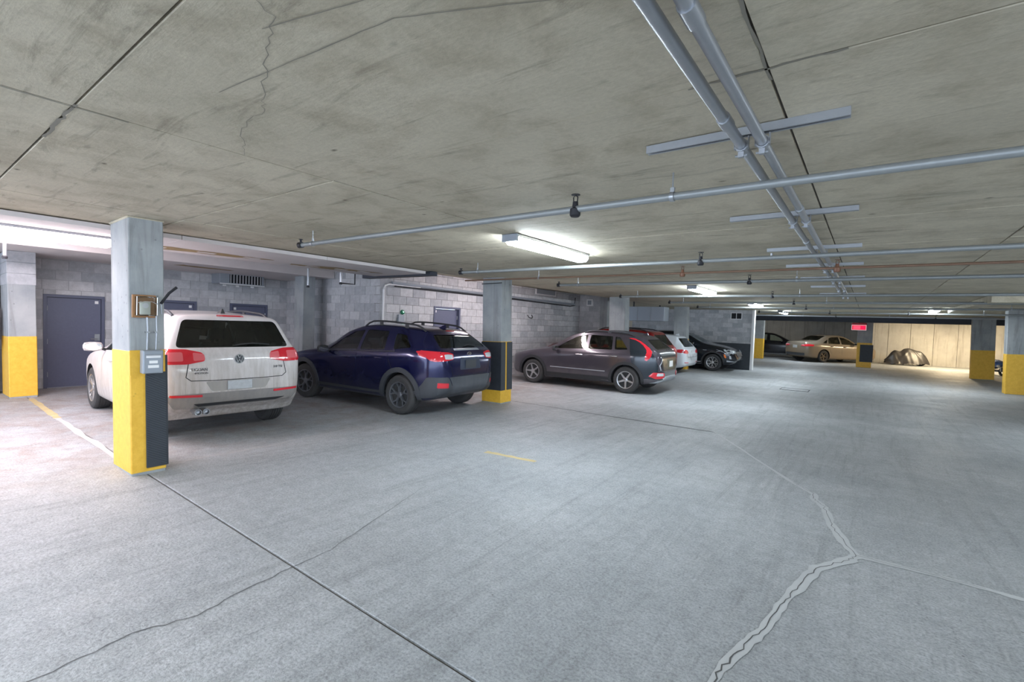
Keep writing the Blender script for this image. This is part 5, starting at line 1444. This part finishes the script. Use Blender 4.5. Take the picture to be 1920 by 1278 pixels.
# ------------------------------------------------------------------ covered motorcycle
mc = empty('covered_motorcycle', (1.78, 36.15, 0), (0, 0, .10)); tag(mc, 'motorcycle under a crumpled dark grey cover by the warm-lit wall', 'motorcycle'); mc.scale = (.88, .9, .86)
ridge = pchip([(-1.15, .30), (-1.0, .48), (-.72, .92), (-.60, 1.0), (-.35, .93), (-.12, 1.12), (.05, 1.16), (.4, 1.04), (.7, .95), (.9, .74), (1.08, .40), (1.18, .16)])
halfw = pchip([(-1.15, .10), (-.9, .30), (-.6, .42), (0, .46), (.5, .44), (.9, .34), (1.18, .12)])
bm = bmesh.new(); NX, NT_ = 64, 34; rows = []
rq = random.Random(5)
for i in range(NX+1):
    x = -1.15+2.33*i/NX
    row = []
    for j in range(NT_+1):
        t = -1+2*j/NT_
        h = ridge(x); w = halfw(x)
        a = abs(t)
        y = w*math.copysign(a**.75, t)*(.45+.55*a)
        hem = .07+.03*math.sin(x*9)+(.06 if x > -.2 else 0)
        z = hem+(h-hem)*(1-a**2.2)
        f = .020*math.sin(11*x+6*t+1.3)*a + .040*math.sin(4.2*x-7*a+.6)*a + .008*math.sin(23*x+13*t) + .05*max(0, 1-abs(x*.8-.62*t-.25)*7)*a
        row.append(bm.verts.new((x+.03*math.sin(9*t+3*x), y+f*(1 if t > 0 else -1)*.8, max(.03, z+f*.45*(1-a)))))
    rows.append(row)
for a, b in zip(rows, rows[1:]):
    for j in range(NT_): bm.faces.new((a[j], a[j+1], b[j+1], b[j]))
fin(bm, 'cover', plain('dark_grey_cover_fabric', (.050, .047, .047), .35, var=.25, scale=4), mc, smooth=True, angle=80)
for x in (-.72, .72):
    bm = bmesh.new(); prof = [(.27+.05*math.cos(k*PI/4), .05*math.sin(k*PI/4)) for k in range(8)]
    bm_lathe(bm, prof, 28, 'y', (x, 0, .32), close=True); fin(bm, 'tyre', M['tyre'], mc, smooth=True)
tube('lower_frame', [(-.70, -.12, .30), (-.2, -.16, .17), (.3, -.16, .17), (.72, -.12, .32)], .018, M['steel'], mc, 8)
tube('side_stand', [(.2, -.18, .2), (.34, -.30, .015)], .014, M['chrome'], mc, 8)
tube('exhaust', [(-.1, -.20, .22), (.5, -.24, .20), (.86, -.24, .26)], .035, M['chrome'], mc, 10)

# ------------------------------------------------------------------ small unidentified blue thing beside the right-hand columns, scooter shape made up
sc = empty('blue_object', (4.82, 31.6, 0), (0, 0, -1.2)); tag(sc, 'small unidentified blue object shaped as a scooter with white lamps, peeking between the yellow columns', 'scooter')
bm = bmesh.new(); bmesh.ops.create_icosphere(bm, subdivisions=3, radius=1)
for v in bm.verts: v.co = Vector((v.co.x*.42, v.co.y*.24, v.co.z*.20+.50 + (.04 if v.co.x > 0 else 0)))
fin(bm, 'fairing', paint('blue_object_paint', (.06, .13, .36), .1, .25), sc, smooth=True)
bm = bmesh.new(); bm_box(bm, -.34, .12, -.12, .12, .55, .74); bmesh.ops.bevel(bm, geom=list(bm.edges), offset=.05, segments=3, affect='EDGES'); fin(bm, 'seat', M['seat'], sc, smooth=True)
for y in (-.12, .12):
    bm = bmesh.new(); bmesh.ops.create_icosphere(bm, subdivisions=2, radius=.065); 
    for v in bm.verts: v.co += Vector((.36, y, .45))
    fin(bm, 'lamp', M['white'], sc, smooth=True)
for x in (-.42, .42):
    bm = bmesh.new(); prof = [(.15+.05*math.cos(k*PI/4), .05*math.sin(k*PI/4)) for k in range(8)]
    bm_lathe(bm, prof, 24, 'y', (x, 0, .20), close=True); fin(bm, 'wheel', M['tyre'], sc, smooth=True)
box('footboard', -.3, .35, -.14, .14, .18, .26, M['trim_grey'], sc, .02)
for x in (-.42, .42): box('fork', x-.03, x+.03, -.08, .08, .2, .42, M['steel'], sc, .01)
bpy.context.view_layer.update()
